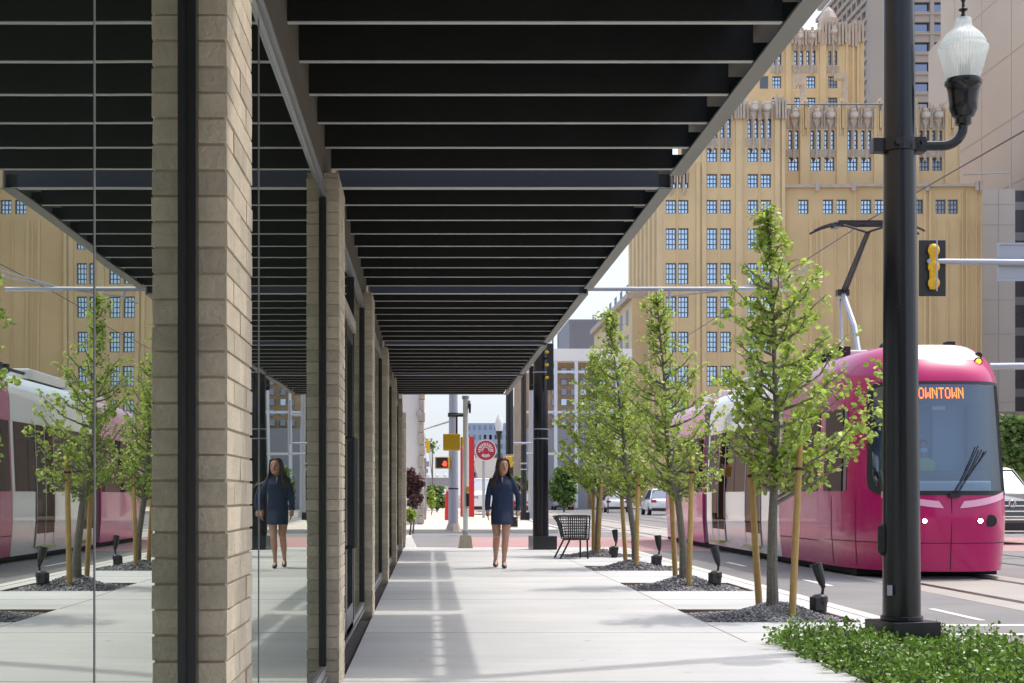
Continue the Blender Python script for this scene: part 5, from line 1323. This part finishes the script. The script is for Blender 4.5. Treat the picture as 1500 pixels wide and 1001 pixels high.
# ---- grey stone building with dark glass strip at right
SY = 146
gs = thing('office_building', (WX(1480,SY),SY,ST), 'light grey stone building with a dark glass strip, right of the golden tower', 'building')
mb = MB(); mb.box(WX(1380,160),WX(1487,160),160,175,-1,WZ(277,160)); mb.box(WX(1487,160)+.01,WX(1560,160),160.8,175,-1,WZ(277,160),1); mb.build('wall', [M['greystone'],M['darkwin']], gs)
mb = MB()
for z in (1,)+tuple(WZ(y,160) for y in (590,540,490,440,385,330,300)): mb.box(WX(1381,160),WX(1487,160),159.97,159.995,z,z+.06)
mb.box(WX(1462,160),WX(1462,160)+.09,159.965,159.99,0,WZ(277,160)); mb.build('panel_joint', mat('grey_joint',(.6,.57,.53),.9), gs)
for y in (300,345,395,440,485,530,575): mb = MB(); mb.box(WX(1487,160)+.1,WX(1560,160),160.7,160.79,WZ(y+6,160),WZ(y-6,160)); mb.build('window', M['winglass'], gs)
mb = MB(); mb.tube([(WX(1412,158),158,WZ(256,158)),(WX(1480,158),158,WZ(253,158)),(WX(1480,158),158,WZ(277,158))],.10,6); mb.build('roof_rail', M['whitepole'], gs)
# brown retaining wall + hedge at the right
b = MB(); b.box(WX(1440,62),WX(1640,62),62,63,-.2,WZ(603,62)); tag(b.build('retaining_wall', mat('brown_wall',(.17,.13,.105),.9,noise=.2,nscale=2)), 'brown wall behind the green bushes at the right edge', 'wall')
# ---- pale stone building at left beyond ours
ls = thing('stone_building', (-6,60,0), 'pale stone building with rough brown corner stones beyond the far end of the brick piers', 'building')
LY = 60
mb = MB(); mb.box(-22,WX(619,LY),LY,LY+40,-.1,14); mb.build('wall', M['stone'], ls)
mb = MB(); rng = random.Random(4); z = 0
while z < 13.5:
    h = rng.uniform(.25,.5); mb.box(WX(614+rng.uniform(-2,2),LY),WX(621.5+rng.uniform(-.8,1.2),LY),LY-.15,LY+.5,z+.01,z+h); z += h
mb.ball((WX(614,LY),LY-.1,WZ(606,LY)),.13)
mb.build('corner_stones', M['stonebr'], ls, bevel=.04)
mb = MB(); mb.box(-14,WX(604,LY),LY-.08,LY-.002,0,1.1); mb.box(-14,WX(612,LY),LY-.25,LY-.003,9.0,9.4); mb.build('plinth', M['greystone'], ls)
# ---- blue grey far tower, dark grey tower, framed brown building, cream building, low building
def grid_building(name, x0, x1, ytop, Y, dep, wm_, label, nc, nr, wpx=.55, hpx=.5, ybot=735, wmat=None, zb=None):
    t = thing(name, (WX((x0+x1)/2,Y),Y,ST), label, 'building')
    xa, xb, zt, z0 = WX(x0,Y), WX(x1,Y), WZ(ytop,Y), WZ(ybot,Y)
    cw, chh = (xb-xa)/nc, (zt-z0)/nr
    holes = []
    for i in range(nc):
        for j in range(nr):
            cx, cz = xa+(i+.5)*cw, z0+(j+.5)*chh; holes.append((cx-cw*wpx/2,cx+cw*wpx/2,cz-chh*hpx/2,cz+chh*hpx/2))
    mb = MB(); wall_holes(mb, xa, xb, -1, zt, Y, holes, .5); mb.build('wall', wm_, t)
    for h in holes:
        mb = MB(); mb.box(h[0],h[1],Y+.3,Y+.4,h[2],h[3]); mb.build('window', wmat or M['darkwin'], t)
    return t
grid_building('high_rise', 683, 754, 620, 330, 20, M['bluegrey'], 'distant blue grey high rise behind the round red sign', 9, 8, .5, .5, 730)
grid_building('office_building', 752, 766, 596, 200, 20, M['scaffold'], 'narrow white building with dark slots between the black poles', 2, 7, .5, .55, 725)
grid_building('office_building', 768, 800, 560, 230, 20, M['greystone'], 'plain grey building behind the catenary pole', 3, 9, .5, .4, 730)
t = thing('high_rise', (WX(868,240),240,ST), 'dark grey windowless block rising behind the street trees', 'building')
mb = MB(); mb.box(WX(833.5,240),WX(905,240),240,262,-1,WZ(468,240)); mb.build('wall', M['darkgreybld'], t)
mb = MB()
for i in range(12): x = WX(838+i*5.6,240); mb.box(x-.05,x+.05,239.9,239.99,5,WZ(470,240))
mb.tube([(WX(812,240),243,WZ(505,240)),(WX(812,240),243,WZ(488,240))],.15,5); mb.tube([(WX(820,240),243,WZ(505,240)),(WX(820,240),243,WZ(492,240))],.12,5); mb.tube([(WX(872,240),243,WZ(468,240)),(WX(872,240),243,WZ(458,240))],.12,5)
mb.build('rib', M['darkgreybld'], t)
# brown building behind a white steel frame
BY = 130
t = thing('framed_building', (WX(850,BY),BY,ST), 'brown brick building behind a tall white steel frame, seen past the black poles', 'building')
mb = MB(); mb.box(WX(768,BY+4),WX(926,BY+4),BY+4,BY+20,-1,WZ(525,BY+4)); mb.build('wall', M['brown'], t)
mb = MB(); mb.box(WX(805,BY+2),WX(926,BY+2),BY+2,BY+3.9,WZ(529,BY+2),WZ(511,BY+2)); mb.build('parapet', M['greystone'], t)
for r_ in range(11):
    for c_ in range(8):
        x = 812+c_*14; y = 545+r_*15
        mb = MB(); mb.box(WX(x-4,BY+4),WX(x+4,BY+4),BY+3.8,BY+3.99,WZ(y+4,BY+4),WZ(y-5,BY+4)); mb.build('window', M['winglass'] if (r_*3+c_*5) % 7 == 0 else M['darkwin'], t)
mb = MB()
for x in (814,844,874,904): mb.box(WX(x,BY)-.13,WX(x,BY)+.13,BY-.2,BY+.1,0,WZ(528,BY))
for y in (545,604,665): mb.box(WX(768,BY),WX(926,BY),BY-.1,BY+.0,WZ(y,BY)-.1,WZ(y,BY)+.1)
mb.build('steel_frame', M['scaffold'], t)
mb = MB(); mb.box(WX(772,BY+3),WX(860,BY+3),BY+2.5,BY+3.7,-1,WZ(628,BY+3))
mb.build('dark_base', M['darkgreybld'], t)
# cream building in perspective left of the golden tower
t = thing('stone_building', (24,200,ST), 'pale cream building corner peeking out left of the golden tower', 'building')
CXp = 20.6; y1 = CXp*F/(926-628)+3; y2 = CXp*F/(898-628)
mb = MB(); h1 = WZ(450,158); mb.box(CXp,CXp+6,151.0+8,y2+20,-1,h1+1); mb.build('wall', M['goldlt'], t)
mb = MB(); mb.box(CXp-.5,CXp+6,159,y2+20,h1+1.01,h1+1.6); mb.build('cornice', M['ornament'], t)
for i in range(4):
    for r_ in range(8):
        mb = MB(); mb.box(CXp-.03,CXp-.002,162+i*5,164+i*5,3+r_*2.6,4.6+r_*2.6); mb.build('window', M['darkwin'], t)
# low beige building at street end
t = grid_building('low_building', 843, 928, 688, 141, 8, M['greystone'], 'low beige building with dark doorways at the far street corner', 9, 1, .5, .5, 748)
# pergola / canopy at far left and clutter
t = thing('market_canopy', (WX(640,110),110,0), 'dark flat canopy with white globes beyond the intersection at left', 'canopy')
mb = MB(); mb.box(WX(622,110),WX(658,110),110,116,WZ(712,110),WZ(700,110)); mb.build('roof', M['darkgreybld'], t)
mb = MB()
for x in (624,640,656): mb.tube([(WX(x,110),111,0),(WX(x,110),111,WZ(710,110))],.1,6)
mb.build('post', M['whitepole'], t)
mb = MB()
for x in (627,640,652): mb.ball((WX(x,110),109.8,WZ(697,110)),.13)
mb.build('globe', M['whitepole'], t)
t = thing('traffic_light', (WX(627,100),100,0), 'small distant yellow traffic light left of the grey traffic pole', 'traffic light')
mb = MB(); mb.box(WX(624.5,100),WX(629.5,100),99.9,100.1,WZ(664,100),WZ(645,100)); mb.build('housing', M['yellow'], t, bevel=.05)
mb = MB(); mb.tube([(WX(622,100),100.2,0),(WX(622,100),100.2,WZ(640,100))],.05,6); mb.build('post', M['greymetal'], t)
t = thing('street_sign', (WX(624,70),70,0), 'dark bracketed signs behind the red hand signal', 'sign')
mb = MB(); mb.box(WX(612,70),WX(613.5,70),69.9,70,WZ(686,70),WZ(672,70)); mb.box(WX(617,70),WX(629,70),69.95,70.05,WZ(684,70),WZ(676,70)); mb.box(WX(619,70),WX(627,70),69.95,70.05,WZ(693,70),WZ(687,70)); mb.tube([(WX(623,70),70.1,0),(WX(623,70),70.1,WZ(671,70))],.05,6); mb.build('panel', M['darkgreybld'], t)
t = thing('traffic_drum', (WX(655.5,70),70,0), 'red traffic drum at the foot of the grey traffic pole', 'drum')
mb = MB(); mb.lathe([(.13,0),(.12,.5),(.11,1.0),(.06,1.3)],(WX(655.5,70),70,-.02),12); mb.build('drum', M['red'], t)
t = thing('work_sign', (WX(837,118),118,ST), 'small orange roadwork board beside the far grey car', 'sign')
mb = MB(); mb.box(WX(832,118),WX(839,118),118,118.1,.2,WZ(733,118)); mb.build('board', M['orange'], t)
t = thing('street_sign', (WX(891,100),100,0), 'small round white sign on a post between the tree stakes', 'sign')
mb = MB(); mb.disc_y((WX(891,100),WZ(726,100)),.19,99.9,100,16); mb.build('face', M['whitepole'], t)
mb = MB(); mb.tube([(WX(891,100),100.1,-.1),(WX(891,100),100.1,WZ(726,100))],.04,6); mb.build('post', M['black'], t)
# cafe umbrella/kiosk behind the round sign
t = thing('kiosk', (WX(715,100),100,0), 'pale tapering kiosk roof just below the round red sign', 'kiosk')
mb = MB(); mb.hexa([(WX(704,100),100,WZ(700,100)),(WX(722,100),100,WZ(700,100)),(WX(722,100),104,WZ(700,100)),(WX(704,100),104,WZ(700,100)),(WX(694,100),100,WZ(671,100)),(WX(728,100),100,WZ(671,100)),(WX(728,100),104,WZ(671,100)),(WX(694,100),104,WZ(671,100))]); mb.box(WX(700,101),WX(722,101),101,103,0,WZ(701,101)); mb.build('shell', M['stone'], t)

# ================================================================ FAR TREES AND BUSHES
def bush(x, ytop, ybot, wpx, Y, m, label, cat='tree', name='background_tree', n=2600, ls=.22, seed=1, trunk=True, gz=0):
    rng = random.Random(seed); k = Y/F; rx = wpx/2*k; z0, z1 = WZ(ybot,Y), WZ(ytop,Y); cx = WX(x,Y)
    t = thing(name, (cx,Y,gz), label, cat)
    lobes = [(rng.uniform(-.5,.5)*rx, rng.uniform(-.5,.5)*rx, z0+(z1-z0)*rng.uniform(.2,.8), rng.uniform(.35,.6)*min(rx,(z1-z0)/1.6)) for _ in range(14)]
    vs = []; fs = []
    for i in range(n):
        lx_, ly_, lz_, lr = rng.choice(lobes)
        d = Vector((rng.gauss(0,1),rng.gauss(0,1),rng.gauss(0,1))).normalized()*lr*rng.random()**.4
        leafquad(vs, fs, Vector((cx+lx_+d.x, Y+ly_+d.y, max(gz+.05, lz_+d.z))), ls*rng.uniform(.6,1.3), rng)
    mesh_obj('crown', vs, fs, m, t)
    mb = MB(); mb.tube([(cx,Y,gz),(cx+.05,Y,(gz+z0)/2+.3),(cx,Y,(z0+z1)/2)],[max(.03,rx*.07),max(.02,rx*.05),.02],7)
    for q in range(5): l_ = lobes[q]; mb.tube([(cx,Y,(gz+z0)/2+.2),(cx+l_[0],Y+l_[1],l_[2])],[max(.015,rx*.03),.012],5)
    mb.build('trunk', M['bark'], t)
    return t
bush(605,680,748,36,45,M['leafpurple'],'reddish brown leafy shrub at the corner of the pale stone building','shrub','shrub',2600,.10,3)
bush(600,746,766,18,40,M['leaf'],'low bright green plant below the reddish shrub','plant','plant',500,.10,4)
bush(826,684,742,44,112,M['leafdark'],'round green tree beyond the black mesh chair','tree',n=3000,ls=.28,seed=5,gz=ST)
bush(762,690,745,34,118,M['leafdark'],'green tree behind the slim black poles','tree',n=2200,ls=.3,seed=6)
bush(712,692,750,50,120,M['leafdark'],'green trees behind the walking woman','tree',n=2400,ls=.3,seed=7)
bush(640,710,745,36,100,M['leafdark'],'green bushes under the dark flat canopy','bush','bush',n=1800,ls=.22,seed=8)
bush(640,706,722,40,125,M['leafdark'],'tree line above the dark flat canopy','tree',n=1500,ls=.3,seed=18)
bush(632,712,750,14,85,M['leaf'],'potted green shrub by the pale stone corner','shrub','shrub',n=700,ls=.12,seed=19)
bush(633,640,664,26,110,M['leafdark'],'thin leafy branches of a tree by the distant yellow signal','tree',n=160,ls=.18,seed=9)
bush(1496,600,705,90,58,M['leafdark'],'green bushes at the right edge beside the tram','bush','bush',n=5200,ls=.22,seed=10)
bush(905,700,742,50,135,M['leafdark'],'dark green tree behind the parked white cars','tree',n=2200,ls=.3,seed=12,gz=ST)
